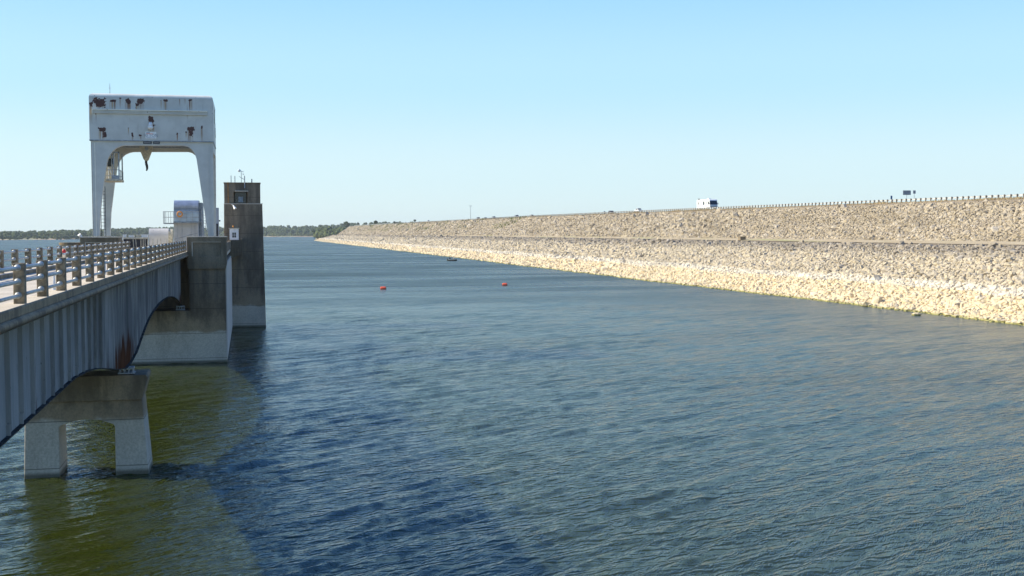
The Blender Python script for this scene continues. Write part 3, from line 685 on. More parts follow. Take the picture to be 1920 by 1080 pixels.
for gi, gx_ in enumerate((-6.2, -10.3)):
    poly = [(y, 10.3) for y in (gy[0], gy[-1])]+[(y, gb(y)) for y in reversed(gy)]
    g = MB().prism([(gy[0], 10.27), (gy[-1], 10.27)]+[(y, gb(y)) for y in reversed(gy)], 'x', gx_-.02, gx_+.02).build('girder', M['girder'], br)
    q = MB()
    for a, b in zip(gy, gy[1:]):
        za, zb_ = gb(a), gb(b)
        v = [(x, y, z) for y, z0 in ((a, za), (b, zb_)) for x, z in ((gx_-.15, z0-.04), (gx_+.15, z0-.04), (gx_+.15, z0), (gx_-.15, z0))]
        q.add(v, [(0, 1, 5, 4), (1, 2, 6, 5), (2, 3, 7, 6), (3, 0, 4, 7)])
    q.build('bottom_flange', M['flange'], g)
    MB().box(gx_-.22, gx_+.22, Y0, 116.8, 10.2, 10.27).build('top_flange', M['flange'], g)
    sd_ = 1 if gi == 0 else -1
    for i, y in enumerate(np.arange(3.5, 54, 1.82)):
        x1, x2 = sorted((gx_+sd_*.02, gx_+sd_*.145)); z0 = gb(y)+.01
        q = MB().box(x1, x2, y, y+.03, z0+.34, 10.2).box(x1, x2-.03*(sd_ > 0), y+.2, y+.26, z0+.1, 10.2)
        q.box(x1, x2-.02, y-.02, y+.05, z0, z0+.3)
        q.build('stiffener', M['girder'], g)
        if gi: break
    for i, y in enumerate((68.6, 85, 100.5)):
        MB().box(*sorted((gx_+sd_*.02, gx_+sd_*.05)), y, y+.12, gb(y)+.05, 10.2).build('splice_plate', M['girder'], g)
for y in list(np.arange(3, 116, 9.4))+[108, 112.5]:
    zt_ = 9.6; MB().box(-10.27, -6.23, y-.07, y+.07, zt_-.9, zt_).box(-10.27, -6.23, y-.15, y+.15, zt_-.96, zt_-.9).build('cross_beam', M['flange'], br)
for y in (64.2, 116.):
    for x in (-6.2, -10.3):
        z0 = gb(y)-.09; q = MB().box(x-.38, x+.38, y-.3, y+.3, z0-.10, z0)
        zb_ = 5.25; q.box(x-.42, x+.42, y-.34, y+.34, zb_, zb_+.06)
        for dx in (-.32, -.1, .12, .34): q.box(x+dx-.03, x+dx+.02, y-.28, y+.28, zb_+.06, z0-.10)
        q.build('bearing', M['steel'], br)
# railings: concrete posts, three pipes with rounded collars at every post
P0, SP = 32.1, 3.47
for s, xc in ((1, -5.70), (-1, -10.80)):
    rl = bpy.data.objects.new('railing', None); COL.objects.link(rl); rl.parent = br; rl.location = Vector((xc, 60, 10.78))-br.location
    pm = MB().box(-.14, .14, 0, .27, -.02, 1.05).build('post', M['post'], bevel=.02); pm.parent = rl
    ks = list(range(-9, 25)) 
    for i, k in enumerate(ks):
        o = pm if i == 0 else pm.copy()
        if i: COL.objects.link(o)
        o.parent = rl; o.location = (0, P0+SP*k-60, 0); o.rotation_euler = (random.gauss(0, .006), random.gauss(0, .006), 0)
    for hz in (.935, .58, .225):
        q = MB(); 
        for k in ks:
            y = P0+SP*k; e = y+SP if k < ks[-1] else Y1
            q.tube((xc, y+.27, 10.78+hz), (xc, e, 10.78+hz-.006), .052, 10)
            q.ball((xc-.02, y-.0, 10.78+hz), .09, 1, .95, 1, 12, 8)
            q.ball((xc-.02, y+.27, 10.78+hz), .09, 1, .95, 1, 12, 8)
        q.build('rail_pipe', M['pipe'], rl, smooth=True)
# white reflector wedges standing on the deck edge
for px, py, w in ((101, 503, 'nearest'), (197, 483, 'middle'), (254, 472, 'farthest')):
    p = onX(px, py, -6.0); p.z = 10.78
    q = MB().prism([(-.14, 0), (.14, 0), (.02, .5)], 'x', -.03, .03).build('reflector', M['white'], bevel=.01); q.location = p
    tag(q, w+' of three small white wedge reflectors behind the near bridge railing', 'reflector', 'white reflectors on the near kerb')
p = onX(120, 473, -10.72); p.z = 10.78+.62
t = thing('warning_lamp', p, 'small red warning lamp on a white base fixed to the far railing', 'lamp')
o = MB().ball((0, 0, .10), .11, 1, 1, 1.3, 12, 8).build('lens', M['redlens'], smooth=True); o.parent = t
o = MB().tube((0, 0, -.12), (0, 0, .0), .08, 12).build('base', M['white']); o.parent = t

# ------------------------------------------------------------------ bridge pier
pr = thing('bridge_pier', (-8.2, 65, 0), 'arched two legged concrete pier standing in the water under the bridge', 'pier')
def wall(z, x0, x1): return (x0, x1)
YN, YF = 63.7, 66.3
xl = lambda z: -11.15-.02*(5.2-z); xr = lambda z: -5.42+.30*(3.9-z)/4.0 if z < 3.9 else -5.42
arch = [(-9.55, 2.55), (-9.45, 2.66), (-8.9, 2.86), (-8.2, 2.96), (-7.5, 2.86), (-6.9, 2.66), (-6.8, 2.55)]
outer = [(xl(-4), -4), (-9.5, -4)]+arch+[(-6.75, -4), (xr(-4), -4), (xr(0), 0), (xr(3.9), 3.9), (xl(3.9), 3.9), (xl(0), 0)]
me = MB(); n_ = len(outer)
def yb(z, side): b_ = .055*(3.9-z); return (YN+.15-b_) if side == 0 else (YF-.15+b_)
v = [(x, yb(z, 0), z) for x, z in outer]+[(x, yb(z, 1), z) for x, z in outer]
me.add(v, [tuple(range(n_)), tuple(range(2*n_-1, n_-1, -1))]+[(i, i+n_, (i+1) % n_+n_, (i+1) % n_) for i in range(n_)])
me.build('frame', M['concrete'], pr, .04)
q = MB().prism([(-11.2, 3.9), (-5.44, 3.9), (-5.38, 4.1), (-5.12, 5.05), (-5.2, 5.2), (-11.45, 5.2), (-11.45, 5.0), (-11.2, 4.1)], 'y', YN, YF)
q.build('cap', M['cap'], pr, .03)

# ------------------------------------------------------------------ intake structure
it = thing('intake_structure', (-8.6, 135, 0), 'massive stained concrete intake block at the end of the bridge', 'dam structure')
MB().frustum((-15.3, -1.9, 116.85, 160), (-15.2, -2.0, 117, 160), -4, 5.1).build('base_block', M['concrete'], it, .05)
MB().box(-5.44, -2.0, 117.02, 160, 5.1, 9.75).box(-15.2, -11.6, 117.02, 160, 5.1, 9.75).box(-11.6, -5.44, 121, 160, 5.1, 10.2).build('wall', M['concrete'], it, .04)
MB().box(-5.30, -2.05, 116.93, 117.02, 2.9, 9.2).build('pilaster', M['concrete'], it)
MB().box(-15.2, -2.0, 117.3, 160, 10.2, 10.61).build('deck', M['deck'], it)
MB().box(-1.99, -1.90, 117.5, 159.9, .3, 9.6).build('pale_side_face', simple('pale concrete', (.58, .53, .45), .85, 0, .12, .8), it)  # side face paler than the other walls
def capbox(x0, x1):
    # boxed parapet: outer frame standing proud of a recessed panel
    z0, z1, y0 = 9.62, 12.24, 116.72
    q = MB().box(x0, x1, y0+.14, 119.6, z0, z1-.09)
    q.box(x0, x0+.45, y0, y0+.15, z0, z1-.09).box(x1-.55, x1, y0, y0+.15, z0, z1-.09).box(x0+.45, x1-.55, y0, y0+.15, z1-.52, z1-.09)
    q.box(x0+.45, x1-.55, y0-.0, y0+.15, z0, z0+.72)
    q.build('parapet', M['cap'], it, .02)
    MB().box(x0-.04, x1+.04, y0-.05, 119.65, z1-.09, z1).build('coping', M['deck'], it, .015)
    MB().box(x0+.45, x1-.55, y0+.02, y0+.13, z1-.57, z1-.52).box(x0+.45, x0+.52, y0+.02, y0+.13, z0+.72, z1-.57).build('panel_lip', M['deck'], it)
capbox(-5.55, -1.85); capbox(-15.25, -11.75)
MB().frustum((-5.5, -1.95, 116.75, 119), (-5.55, -1.85, 116.72, 119.6), 9.1, 9.62).frustum((-15.2, -11.8, 116.75, 119), (-15.25, -11.75, 116.72, 119.6), 9.1, 9.62).build('corbel', M['cap'], it, .02)
# side parapet running back and the round nosed projection on the sunny side
MB().box(-2.2, -1.9, 119.65, 156, 10.61, 11.55).build('side_parapet', M['cap'], it, .02)
MB().box(-15.2, -14.9, 119.65, 160, 10.61, 11.75).build('side_parapet', M['cap'], it, .02)
q = MB().tube((-16.1, 118.3, 4), (-16.1, 118.3, 11.45), 1.15, 24); q.build('round_buttress', M['deck'], it)
MB().tube((-16.1, 118.3, 11.45), (-16.1, 118.3, 11.7), 1.25, 24).build('buttress_cap', M['cap'], it)
# bracketed balcony beside the tower
q = MB().box(-2.72, -.72, 155.7, 155.95, 9.9, 11.66).box(-.72, -.5, 155.7, 160, 9.9, 11.8).box(-2.72, -.72, 155.95, 160, 9.9, 10.9)
q.prism([(-2.72, 9.9), (-.5, 9.9), (-2.0, 9.2), (-2.72, 9.1)], 'y', 155.72, 160)
q.build('balcony', M['cap'], it, .02)

# ------------------------------------------------------------------ control tower
tw = thing('concrete_tower', (0, 163, 0), 'tall dark concrete tower with white door, rising from the water', 'tower')
MB().frustum((-3.0, 2.52, 159.9, 166.2), (-2.8, 2.16, 160.05, 166), -4, 16.4).build('shaft', M['darkconc'], tw, .04)
TOP = M['darkconc']
# upper stage with a real window opening
MB().box(-2.76, -1.55, 160.2, 165.8, 16.4, 19.1).box(.25, 1.92, 160.2, 165.8, 16.4, 19.1).box(-1.55, .25, 160.2, 165.8, 18.0, 19.1).box(-1.55, .25, 161.1, 165.8, 16.4, 18.0).build('upper_stage', TOP, tw, 0)
MB().box(-2.82, 1.98, 160.14, 165.86, 19.1, 19.24).build('roof_slab', M['cap'], tw, .02)
MB().box(-2.82, 2.2, 160.0, 160.12, 16.36, 16.46).build('ledge', M['deck'], tw)
MB().box(-1.35, .35, 159.75, 160.2, 18.02, 18.14).build('lintel', M['deck'], tw, .01)
w = MB().box(-1.35, .05, 160.95, 161.08, 16.4, 17.95).build('window', M['glass'], tw)
MB().box(-.95, -.3, 160.75, 160.95, 16.6, 17.4).build('lamp_housing', M['steel'], w, .05)
p1, p2 = onY(430.3, 429, 159.95), onY(447.7, 450, 159.95)
d = MB().box(p1.x, p2.x, 159.9, 160.04, 10.95, p1.z).build('door', M['white'], tw, .01)
cx = (p1.x+p2.x)/2
MB().box(cx-.24, cx+.24, 159.87, 159.9, p1.z-1.15, p1.z-.5).build('window', M['glass'], d)
MB().box(cx-.02, cx+.02, 159.85, 159.87, p1.z-1.15, p1.z-.5).box(cx-.24, cx+.24, 159.85, 159.87, p1.z-.85, p1.z-.81).build('window_bar', M['white'], d)
MB().box(p1.x-.1, p2.x+.1, 159.8, 159.9, p1.z, p1.z+.12).build('door_head', M['beige'], tw)
MB().ball((cx-.1, 159.7, p1.z+.3), .12, 1, 1, 1, 10, 6).build('door_lamp', M['orange'], tw, smooth=True)
# security light with bell shade
p = onY(439, 389, 159.5)
MB().path([(p.x-.3, 159.98, p.z+.35), (p.x-.3, 159.6, p.z+.4), (p.x, 159.4, p.z+.2)], .03).tube((p.x-.12, 159.45, p.z+.3), (p.x+.15, 159.2, p.z-.2), .06, 12, .22).build('security_light', M['white'], tw)
MB().tube((-2.28+.03, 160.12, 16.5), (-2.25, 160.12, 19.3), .03, 6).build('conduit', M['orange'], tw)
# rods, anemometer and bracket on the roof
for px, top in ((433.3, 329), (440.5, 330), (472, 335.5)):
    p = onY(px, 340, 161); pt = onY(px, top, 161)
    MB().tube((p.x, 161, 19.2), (p.x, 161, pt.z), .05 if px < 460 else .085, 6).build('antenna', M['steel'], tw)
p = onY(452.5, 340, 161); zt_ = onY(452.5, 320, 161).z
a = MB().tube((p.x, 161, 19.2), (p.x, 161, zt_), .035, 6).build('weather_mast', M['steel'], tw)
q = MB().ball((p.x-.25, 161, zt_+.0), .2, 1, .5, 1, 10, 6).tube((p.x-.2, 161, zt_), (p.x+.25, 161, zt_-.15), .03, 6).ball((p.x+.22, 161, zt_-.12), .08).ball((p.x+.3, 161, zt_-.45), .08).tube((p.x, 161, zt_-.45), (p.x+.3, 161, zt_-.45), .025, 6)
q.build('anemometer', M['white'], a, smooth=True)
p = onY(458.6, 340, 160.6); zt_ = onY(458.6, 330, 160.6).z
MB().tube((p.x, 160.08, 18.5), (p.x, 160.08, zt_), .065, 8).path([(p.x, 160.1, 19.6), (p.x-.68, 160.1, zt_-.1)], .03).build('bracket_pole', M['steel'], tw)

# ------------------------------------------------------------------ gantry crane
YC, YD = 122., 131.3
ck = thing('gantry_crane', (-10, 126.5, 10.7), 'tall rusty pale blue gantry crane straddling the road', 'crane')
g = lambda px, py: (onY(px, py, YC).x, onY(px, py, YC).z)
xL, zT = g(165.5, 174); xR, _ = g(399.3, 176); _, zB = g(283, 263.5)
XL, XR = xL+.05, xR-.02; yF, yBk = YC-.15, YD+.35
bm = bmesh.new(); bmesh.ops.create_cube(bm, size=1)
for v_ in bm.verts: v_.co = Vector(((XL+XR)/2+v_.co.x*(XR-XL), (yF+yBk)/2+v_.co.y*(yBk-yF), (zT+zB)/2+v_.co.z*(zT-zB)))-ck.location
up_e = [e for e in bm.edges if all(v_.co.z+ck.location.z > zT-.01 for v_ in e.verts)]
vert_e = [e for e in bm.edges if abs(e.verts[0].co.z-e.verts[1].co.z) > 1]
bmesh.ops.bevel(bm, geom=up_e, offset=.42, segments=5, affect='EDGES', profile=.5)
me = bpy.data.meshes.new('house')
bm.normal_update()
for f_ in bm.faces: f_.material_index = 1 if f_.normal.z > .3 else 0  # upward faces take a brighter copy of the paint, sunlight put into the colour
bm.to_mesh(me); bm.free(); me.materials.append(M['crane']); me.materials.append(M['crane_sunlit'])
hs = bpy.data.objects.new('house', me); COL.objects.link(hs); hs.parent = ck
# front panel with the photographed rust patches
nx, nz = 420, 150; zF1 = zT-.42
gx2, gz2 = np.meshgrid(np.linspace(XL+.03, XR-.03, nx), np.linspace(zB-.0, zF1, nz))
rust = np.full(gx2.shape, -1.); streak = np.zeros(gx2.shape)
nz1 = fbm(gx2*2.6, gz2*2.6, 2, 5)-.5; nz2 = fbm(gx2*8, gz2*8, 12, 3)-.5; sn = vnoise(gx2*16, gz2*.25, 9)
PT = [(188.3, 193, 20, 19, 9), (171, 197, 6, 8, 24), (211.5, 189.5, 12, 4.5, 16), (240, 190.5, 11, 9.5, 16), (263, 189, 13, 9, 16), (257, 197, 5, 6, 10), (311, 189, 8, 4, 18), (302, 189, 2.5, 3, 12),
      (357.5, 188, 7, 4.5, 18), (226, 184, 3, 2.5, 14), (337, 182, 2.2, 2.5, 12), (347, 181, 1.5, 2, 10), (192, 243.5, 13, 7, 18), (196.5, 251.5, 6, 11, 8), (248.5, 252, 3, 8, 12), (263.5, 254, 4, 2.5, 8),
      (283, 223.5, 10, 12, 22), (332.5, 251, 2.5, 4, 12), (349.5, 248, 3, 3, 8), (357, 241.5, 12, 7, 20), (357.8, 251, 6, 12, 6), (378.5, 239, 4, 7.5, 22), (241, 240, 2, 2, 10), (180, 214, 2, 2, 10), (284, 237, 12, 6, 8)]
k_ = (onY(300, 200, YC).x-onY(299, 200, YC).x)
for px, py, w, h, L in PT:
    cx_, cz_ = g(px, py); w2, h2 = w*k_/2, h*k_/2
    dd = np.maximum(np.abs(gx2-cx_)/w2, np.abs(gz2-cz_)/h2); amp = min(1., 7./max(w, 5))
    rust = np.maximum(rust, 1-dd+nz1*1.9*max(amp, .6)+nz2*1.1)
    inx = np.clip(1.15-np.abs(gx2-cx_)/w2, 0, 1)*2; dn = (cz_-gz2)/(L*k_)
    streak = np.maximum(streak, np.clip(inx, 0, 1)*((dn > 0) & (dn < 1.6))*np.clip(1.6-dn, 0, 1)*np.clip(sn*1.9-.2, 0, 1)*1.)
idx = np.arange(nx*nz).reshape(nz, nx); Fc = np.stack([idx[:-1, :-1], idx[:-1, 1:], idx[1:, 1:], idx[1:, :-1]], -1).reshape(-1, 4)
Vp = np.stack([gx2, gx2*0+yF-.025, gz2], -1).reshape(-1, 3)-np.array(ck.location)
npmesh('front_panel', Vp, Fc, M['cranef'], {'rust': (rust*2.5+.38).ravel(), 'streak': streak.ravel()}, ck)
def cp(q, name, m_, bevel=0, par=None, smooth=False): return q.build(name, m_, par or ck, bevel, smooth)
# ribbed bumper band
a, b = g(174.5, 205), g(389, 217)
h_ = (a[1]-b[1])/3
q = MB()
for i in range(3): q.box(a[0], b[0], yF-.22, yF-.03, b[1]+h_*i+.03, b[1]+h_*(i+1)-.03)
q.box(a[0]+.02, b[0]-.02, yF-.16, yF-.03, b[1], a[1]-.06); cp(q, 'bumper_band', M['crane'], .01)
cp(MB().box(a[0]-.07, b[0], yF-.30, yF-.03, a[1]-.06, a[1]+.02).box(a[0]-.07, a[0]-.0, yF-.28, yF-.03, b[1], a[1]-.06), 'band_edge', M['crane_sunlit'])  # top and left edge of the band painted brighter, as if sunlit
MB().box(XL-.03, XR+.03, yF-.05, yBk+.03, zB-.09, zB).build('bottom_sill', M['steel'], ck)
# portal frames: near and far, with curved haunches
def frame_poly():
    L_out, L_in, R_in, R_out = [], [], [], []
    P = [(170, 264), (172, 350), (174, 443), (186.7, 443), (188.2, 397), (195.5, 337), (198.5, 320), (200.3, 306), (203.5, 296), (209, 286), (217, 278.5), (226, 274.5), (234, 273),
         (344, 273), (352, 275), (359.5, 280.5), (365, 288), (368.5, 298), (378.5, 365), (390.3, 443), (401, 443), (400.6, 350), (399.8, 264)]
    return [g(*p_) for p_ in P]
fp = frame_poly()
for y in (YC, YD): 
    # plate with flange edge: outline shifted by constant (same size both frames)
    cp(MB().prism(fp, 'y', y, y+.5), 'portal_frame', M['crane'], .02)
# side beams joining frames at top and sills at the feet
for xa, xb in ((fp[0][0]+.02, fp[0][0]+.62), (fp[-1][0]-.62, fp[-1][0]-.02)):
    cp(MB().box(xa, xb, YC+.5, YD, zB-1.0, zB-.1), 'side_beam', M['crane'])
    cp(MB().box(xa, xb, YC-.3, YD+.8, 11.05, 11.75), 'sill_beam', M['crane'], .03)
# right leg flange line, left leg rivet strip
xa = g(391.5, 300)[0]; cp(MB().box(xa, xa+.05, YC-.05, YC, 11.2, zB-.3), 'flange_strip', M['crane'])
xa = g(177.5, 300)[0]; cp(MB().box(xa, xa+.07, YC-.06, YC, 11.8, zB-.3), 'flange_strip', M['crane_sunlit'])
q = MB(); x0, x1 = g(170.8, 270)[0], g(174.6, 435)[0]
for i in range(70):
    t_ = i/69; z_ = (zB-.3)*(1-t_)+11.8*t_; q.box(x0*(1-t_)+x1*t_-.0, x0*(1-t_)+x1*t_+.04, YC-.03, YC, z_, z_+.05)
cp(q, 'rivet_strip', M['dark'])
# wheel trucks on rails
for x in (g(180, 300)[0], g(395, 300)[0]):
    for y in (YC-.1, YD+.4):
        tr = cp(MB().box(x-.55, x+.75 if x < -8 else x+.35, y-.45, y-.35, 10.85, 11.5).box(x-.55, x-.45, y-.45, y+.6, 10.85, 11.5).box(x-.5, x+.5, y-.45, y+.6, 11.38, 11.5), 'wheel_truck', M['steel'], .01)
        for dy in (-.15, .35): MB().tube((x-.12, y+dy, 10.95), (x+.12, y+dy, 10.95), .3, 14).build('wheel', M['dark'], tr)
    MB().box(x-.06, x+.06, 119.7, 140, 10.61, 10.72).build('crane_rail', M['dark'], it)
# hook block on the trolley
ym = (YC+YD)/2
gm = lambda px, py: (onY(px, py, ym).x, onY(px, py, ym).z)
tp = [gm(*p_) for p_ in ((261, 272), (287, 272), (284.5, 284), (278.4, 299.5), (275.8, 302), (272.3, 302), (270, 299.5), (263.5, 284))]
hk = cp(MB().prism(tp, 'y', ym-.4, ym+.4), 'hook_block', M['beige'], .03)
MB().tube((tp[0][0]+.75, ym-.43, gm(274, 279)[1]), (tp[0][0]+.75, ym-.40, gm(274, 279)[1]), .2, 18).build('sheave', M['steel'], hk)
pts = [gm(274, 300), gm(274, 306), gm(275.5, 311), gm(276, 316), gm(275, 320), gm(273.6, 318.5)]
q = MB(); 
for i, (a_, b_) in enumerate(zip(pts, pts[1:])): q.tube((a_[0], ym, a_[1]), (b_[0], ym, b_[1]), (.12, .13, .13, .11, .06)[i], 10, (.13, .13, .11, .06, .03)[i])
q.build('hook', M['dark'], hk)
xa, za = gm(200, 271); xb, zb_ = gm(372, 277)
cp(MB().box(xa, xb, ym-1.4, ym-1.1, zb_, za).box(xa, xb, ym+1.1, ym+1.4, zb_, za), 'trolley_beam', M['steel'])
# operator platform on the left frame
f1 = lambda px, py: (onY(px, py, YC+3).x, onY(px, py, YC+3).z)
x0, z0 = f1(198, 341); x1, _ = f1(229.5, 341); z0 = f1(215, 341)[1]
pf = cp(MB().box(x0, x1, YC+.6, YC+4.6, z0, z0+.22), 'platform', M['beige'], .02)
zr = f1(215, 287)[1]; q = MB()
for x_ in (x1-.08, x1-.75): q.tube((x_, YC+.7, z0+.2), (x_, YC+.7, zr if x_ > x1-.2 else z0+2.9), .05, 6)
for z_ in (z0+.5, z0+1.1): q.tube((x1-.08, YC+.7, z_), (x1-.08, YC+4.5, z_), .04, 6); q.tube((x0, YC+.7, z_), (x1-.08, YC+.7, z_), .035, 6)
for y_ in (YC+2, YC+3.3, YC+4.5): q.tube((x1-.08, y_, z0+.2), (x1-.08, y_, z0+1.1), .04, 6)
q.box(x1-.14, x1-.02, YC+.62, YC+.74, z0+.2, zr).box(x1-.62, x1-.52, YC+.62, YC+.72, z0+.2, zr-.2).box(x0, x1, YC+.62, YC+.72, zr-.14, zr-.02)
q.box(x1-.14, x1-.02, YC+3.9, YC+4.0, z0+.2, zr).box(x0+.9, x1-.05, YC+.6, YC+.64, z0+.2, z0+.55)
q.build('platform_rail', M['steel'], pf)
q = MB().box(x0+.15, x1-.8, YC+2.2, YC+4.2, z0+.22, z0+2.5); q.build('control_cabinet', M['beige'], pf, .04)
MB().box(x0+.3, x0+.75, YC+2.15, YC+2.2, z0+1.5, z0+2.3).box(x0+.9, x1-.95, YC+2.15, YC+2.2, z0+1.7, z0+2.3).build('cabinet_window', M['glass'], pf)
MB().path([(x0+.45, YC+1.6, z0+.25), (x0+.45, YC+1.6, z0+1.4), (x0+.9, YC+1.6, z0+.5), (x0+1.0, YC+1.5, z0+2.2), (x0+1.1, YC+1.5, zr+.2)], .055).build('pipe_run', M['white'], pf)
# service ladder in front of the far leg
x_, z1_ = f1(189, 372); x2_, z2_ = f1(195.3, 438); q = MB()
for xx in (x_+.0, x_+.42): q.tube((xx, YC+3, 11.7), (xx, YC+3, z1_+1.2), .03, 6)
for i in range(15): q.tube((x_, YC+3, 11.9+i*.35), (x_+.42, YC+3, 11.9+i*.35), .02, 5)
cp(q, 'ladder', M['dark'])
# lamp, signs and antenna
lx, lz = g(283, 237)
lm = cp(MB().tube((lx, yF-.05, lz+.15), (lx, yF-.42, lz+.15), .07, 8).tube((lx, yF-.42, lz-.1), (lx, yF-.42, lz+.32), .24, 16, .16).ball((lx, yF-.42, lz-.14), .27, 1, 1, .8, 16, 8), 'flood_lamp', M['white'], 0, None, True)
def plate(x0p, x1p, y0p, y1p, m_, y, name, par=ck):
    a_, b_ = g(x0p, y0p), g(x1p, y1p); return cp(MB().box(a_[0], b_[0], y-.03, y, b_[1], a_[1]), name, m_), a_, b_
def text(body, h, x, z, y, m_, par, align='CENTER', sx=1):
    cu = bpy.data.curves.new('t', 'FONT'); cu.body = body; cu.size = h; cu.align_x = align; cu.extrude = .004
    o = bpy.data.objects.new('lettering', cu); COL.objects.link(o); bpy.context.view_layer.update()
    me_ = bpy.data.meshes.new_from_object(o); bpy.data.objects.remove(o)
    me_.transform(Matrix.Translation(Vector((x, y, z))-parent_loc(par)) @ Matrix.Diagonal((sx, 1, 1, 1)) @ Matrix.Rotation(R(90), 4, 'X'))
    me_.materials.clear(); me_.materials.append(m_); o = bpy.data.objects.new('lettering', me_); COL.objects.link(o); o.parent = par
s1, a_, b_ = plate(273, 293.5, 247.3, 260.3, M['white'], yF-.06, 'capacity_sign')
text('90 TON', .42, (a_[0]+b_[0])/2, b_[1]+.17, yF-.10, M['grey'], s1, sx=.95)
MB().box(a_[0]+.07, a_[0]+.42, yF-.10, yF-.09, a_[1]-.15, a_[1]-.06).box(a_[0]+.08, b_[0]-.1, yF-.10, yF-.09, b_[1]+.06, b_[1]+.09).build('small_print', M['grey'], s1)
MB().box(a_[0]+.07, a_[0]+.7, yF-.10, yF-.09, a_[1]-.225, a_[1]-.18).build('red_line', M['red'], s1)
for x0p, x1p in ((268.3, 284.8), (286.8, 299.8)):
    s2, a_, b_ = plate(x0p, x1p, 264.6 if x0p < 280 else 265.3, 270.2, M['black_sign'], YC-.01, 'name_plate')
    q = MB(); w_ = b_[0]-a_[0]; zc_ = (a_[1]+b_[1])/2
    for i in range(7): q.box(a_[0]+w_*(.12+i*.11), a_[0]+w_*(.19+i*.11), YC-.055, YC-.045, zc_-.045, zc_+.045)
    q.build('plate_marks', M['signback'], s2)
ax_, az_ = g(202.5, 153); cp(MB().tube((ax_, YC+1.5, zT-.02), (ax_, YC+1.5, az_), .035, 6, .018).tube((ax_-.1, YC+1.5, az_-.45), (ax_+.1, YC+1.5, az_-.45), .02, 5), 'antenna', M['steel'])
cp(MB().box(XR, XR+.06, YC+4.5, YC+6.5, zT-2.3, zT-1.0).box(XR, XR+.05, YC+7.2, YC+8.4, zT-3.6, zT-2.6), 'side_louvre', M['glass'])

# ------------------------------------------------------------------ hoist house and equipment on the deck
YH = 134.5; e = lambda px, py, Y=YH: (onY(px, py, Y).x, onY(px, py, Y).z)
xa, zt_ = e(325.3, 375); xb, _ = e(371.5, 375); _, zm = e(350, 416)
hh = thing('hoist_house', ((xa+xb)/2, YH+2, 10.61), 'grey hoist house with rounded sheet metal hood behind the crane leg', 'hoist house')
r_ = 1.5; arc = [(YH+r_-r_*math.cos(a), zt_-r_+r_*math.sin(a)) for a in np.linspace(0, math.pi/2, 12)]
MB().prism([(YH, zm)]+arc+[(YH+4.5, zt_), (YH+4.5, zm)], 'x', xa, xb).build('hood', M['hood'], hh, 0)
MB().box(xa-.02, xb+.0, YH-.03, YH+4.6, 10.61, zm).build('wall', M['hoistwall'], hh, .02)
MB().box(xa-.05, xb+.45, YH-.06, YH+4.7, zm-.05, zm+.04).build('sill', M['steel'], hh)
MB().box(xb, xb+.42, YH+1.2, YH+4.5, 10.61, zt_-.25).build('side_housing', M['steel'], hh, .05)
q = MB()
for i, (px_, z_) in enumerate(((332, 0), (341, 0), (358, 0), (365, 0))):
    x_ = e(px_, 420)[0]; q.box(x_, x_+.035, YH-.055, YH-.03, 10.7, zm-.1)
q.path([(xa+.1, YH-.05, 11.9), (xa+1.3, YH-.05, 12.2), (xa+2.2, YH-.05, 12.5), (xb-.05, YH-.05, 12.55)], .022)
q.build('conduit', M['steel'], hh)
x0, z0 = e(307.5, 418); _, z1 = e(307.5, 397)
q = MB().box(x0, xa, YH-.9, YH+1.4, z0-.12, z0); q.box(xa, xb, YH-.9, YH-.03, z0-.02, z0+.05); q.build('walkway', M['steel'], hh)
q = MB()
for z_ in (z1, (z0+z1)/2):
    q.path([(x0, YH+1.4, z_), (x0, YH-.9, z_), (xb+.1, YH-.9, z_+.0)], .028)
for x_ in list(np.linspace(x0, xa, 5))+list(np.linspace(xa+.7, xb+.1, 4)): q.tube((x_, YH-.9, z0), (x_, YH-.9, z1), .024, 6)
for y_ in (YH+.2, YH+1.4): q.tube((x0, y_, z0), (x0, y_, z1), .024, 6)
q.build('walkway_rail', M['steel'], hh)
rx, rz = e(337, 401.5, YH-1)
q = MB(); pr_ = [(rx+.27*math.cos(a), YH-1.0, rz+.27*math.sin(a)) for a in np.linspace(0, 2*math.pi, 17)]
o = q.path(pr_, .075, 8).build('life_ring', M['orange'], smooth=True); tag(o, 'orange life ring hanging on the hoist house walkway rail', 'life ring')
# ladder and inclined guard right of the hood
x_, _ = e(379.5, 400); q = MB()
for d_ in (0, .4): q.tube((x_+d_, YH-1.5, 10.7), (x_+d_, YH-1.5, e(380, 393)[1]), .03, 6)
for i in range(13): q.tube((x_, YH-1.5, 10.9+i*.3), (x_+.4, YH-1.5, 10.9+i*.3), .02, 5)
q.build('ladder', M['steel'], hh)
# low rounded machinery cover
xa, zt_ = e(278.5, 428.3, 139); xb, _ = e(315.5, 428, 139); xc_, _ = e(323, 430, 139)
mc = thing('machinery_cover', ((xa+xb)/2, 140, 10.61), 'low whitish rounded machinery cover with rust spots left of the hoist house', 'machinery')
r_ = 1.0; arc = [(139+r_-r_*math.cos(a), zt_-r_+r_*math.sin(a)) for a in np.linspace(0, math.pi, 18)]
MB().prism([(139, 10.61)]+arc+[(141, 10.61)], 'x', xa, xb).build('hood', crane_mat('cover paint', base=(.60, .58, .56)), mc)
MB().prism([(139.1, 10.61)]+[(a*.96+5.6, b*.985+.1) for a, b in arc]+[(141, 10.61)], 'x', xb, xc_).build('end_section', M['beige'], mc)
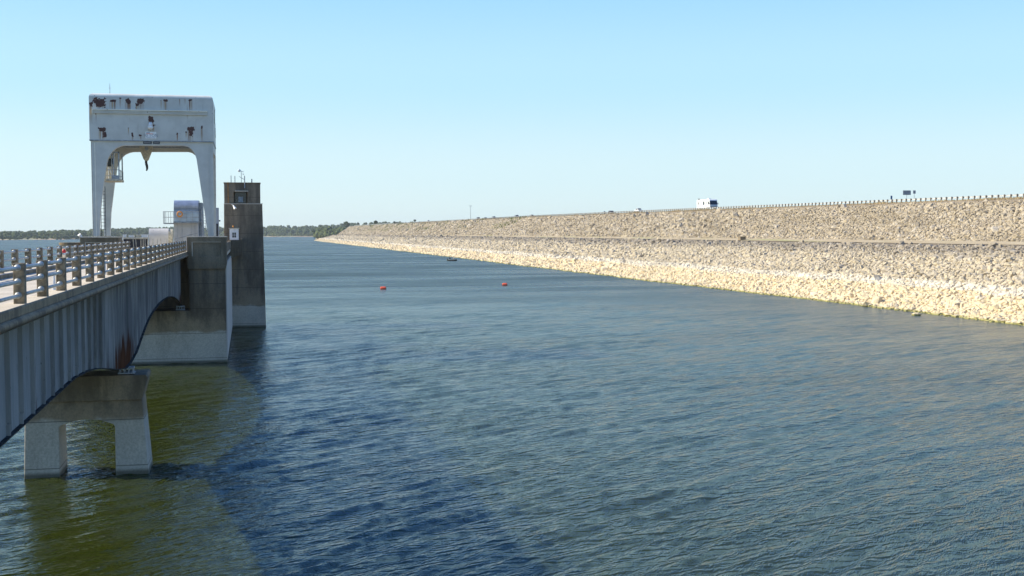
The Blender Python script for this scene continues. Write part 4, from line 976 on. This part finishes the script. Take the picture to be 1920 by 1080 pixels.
# tall narrow housing right of the crane
x0, z1 = e(403.5, 389.5, 145); x1, _ = e(409.8, 389.5, 145)
ts = thing('slot_housing', ((x0+x1)/2, 145, 10.61), 'narrow tall pale housing just right of the crane leg', 'housing')
MB().box(x0-.6, x1, 145, 146.2, 10.61, z1).build('body', M['hoistwall'], ts, .03)
MB().box(x0-.2, x1-.1, 144.92, 145, 10.7, z1-1.9).build('panel', M['dark'], ts)
MB().tube((x1, 145.3, e(410, 414, 145)[1]), (x1+.18, 145.3, e(410, 414, 145)[1]), .08, 8).build('knob', M['dark'], ts)
# beige service railing and stacked beams on the deck
sr = thing('service_railing', (-12, 124, 10.61), 'cluttered beige service railing between the bridge end and the crane', 'railing')
q = MB(); 
for px_ in (251, 256, 264, 268, 272, 276, 280, 286, 294, 303, 312):
    x_, z_ = e(px_, 446, 121.5); q.tube((x_, 121.5, 10.61), (x_+random.uniform(-.12, .12), 121.5, z_+random.uniform(-.1, .1)), .035, 6)
xa, z_ = e(250, 446.5, 121.5); xb, _ = e(276, 445, 121.5)
q.tube((xa, 121.5, z_), (xb, 121.5, z_), .05, 6); q.build('post', M['beige'], sr)
xa, z1 = e(231, 445, 125); xb, z0 = e(277, 449, 125)
MB().box(xa, xb, 125, 125.4, z0+.05, z1).build('top_beam', M['beige'], sr, .02)
MB().box(xa, xb, 125.1, 125.3, 10.61, z0+.05).build('back_plate', M['dark'], sr)
for i, (px_, w_, h_, lab) in enumerate(((233, 5, 5, 'white equipment box leftmost in the row behind the beige railing'), (246, 9, 4, 'long white equipment box in the middle of the row behind the railing'), (259, 6, 4.5, 'short white equipment box between two longer ones on the deck'), (271, 11, 5, 'longest white equipment box, right of the row next to the rounded cover'))):
    x_, z_ = e(px_, 445-h_, 127); ww = w_*.058
    t = thing('equipment_box', (x_, 127, 10.61), lab, 'box', 'white boxes on the intake deck')
    o = MB().box(-ww/2, ww/2, 0, .7, 0, z_-10.61).build('body', M['white'] if i != 2 else M['beige'], bevel=.03); o.parent = t
    o = MB().box(-ww/2-.03, ww/2+.03, -.03, .73, z_-10.61, z_-10.58).build('lid', M['white']); o.parent = t
# floodlight at the left corner of the block
p = onY(151, 441, 118.3)
fl = thing('floodlight', (p.x, 118.3, 11.7), 'pale floodlight on a short pole at the left corner of the intake block', 'lamp')
MB().tube((p.x, 118.3, 11.7), (p.x, 118.3, 12.15), .04, 8).build('pole', M['steel'], fl)
MB().tube((p.x-.12, 118.2, 12.45), (p.x+.12, 118.4, 12.1), .17, 12, .10).build('head', M['white'], fl)

# ------------------------------------------------------------------ hazy summer air
hz_ = bpy.data.materials.new('haze air'); hz_.use_nodes = True; nt = hz_.node_tree; nt.nodes.clear()
o_ = nt.nodes.new('ShaderNodeOutputMaterial'); v_ = nt.nodes.new('ShaderNodeVolumePrincipled'); nt.links.new(v_.outputs[0], o_.inputs['Volume'])
v_.inputs['Color'].default_value = (.80, .88, .95, 1); v_.inputs['Density'].default_value = .00006; v_.inputs['Anisotropy'].default_value = .2
h = MB().box(-3600, 3600, -500, 5300, -6, 75).build('haze', hz_); h['kind'] = 'stuff'
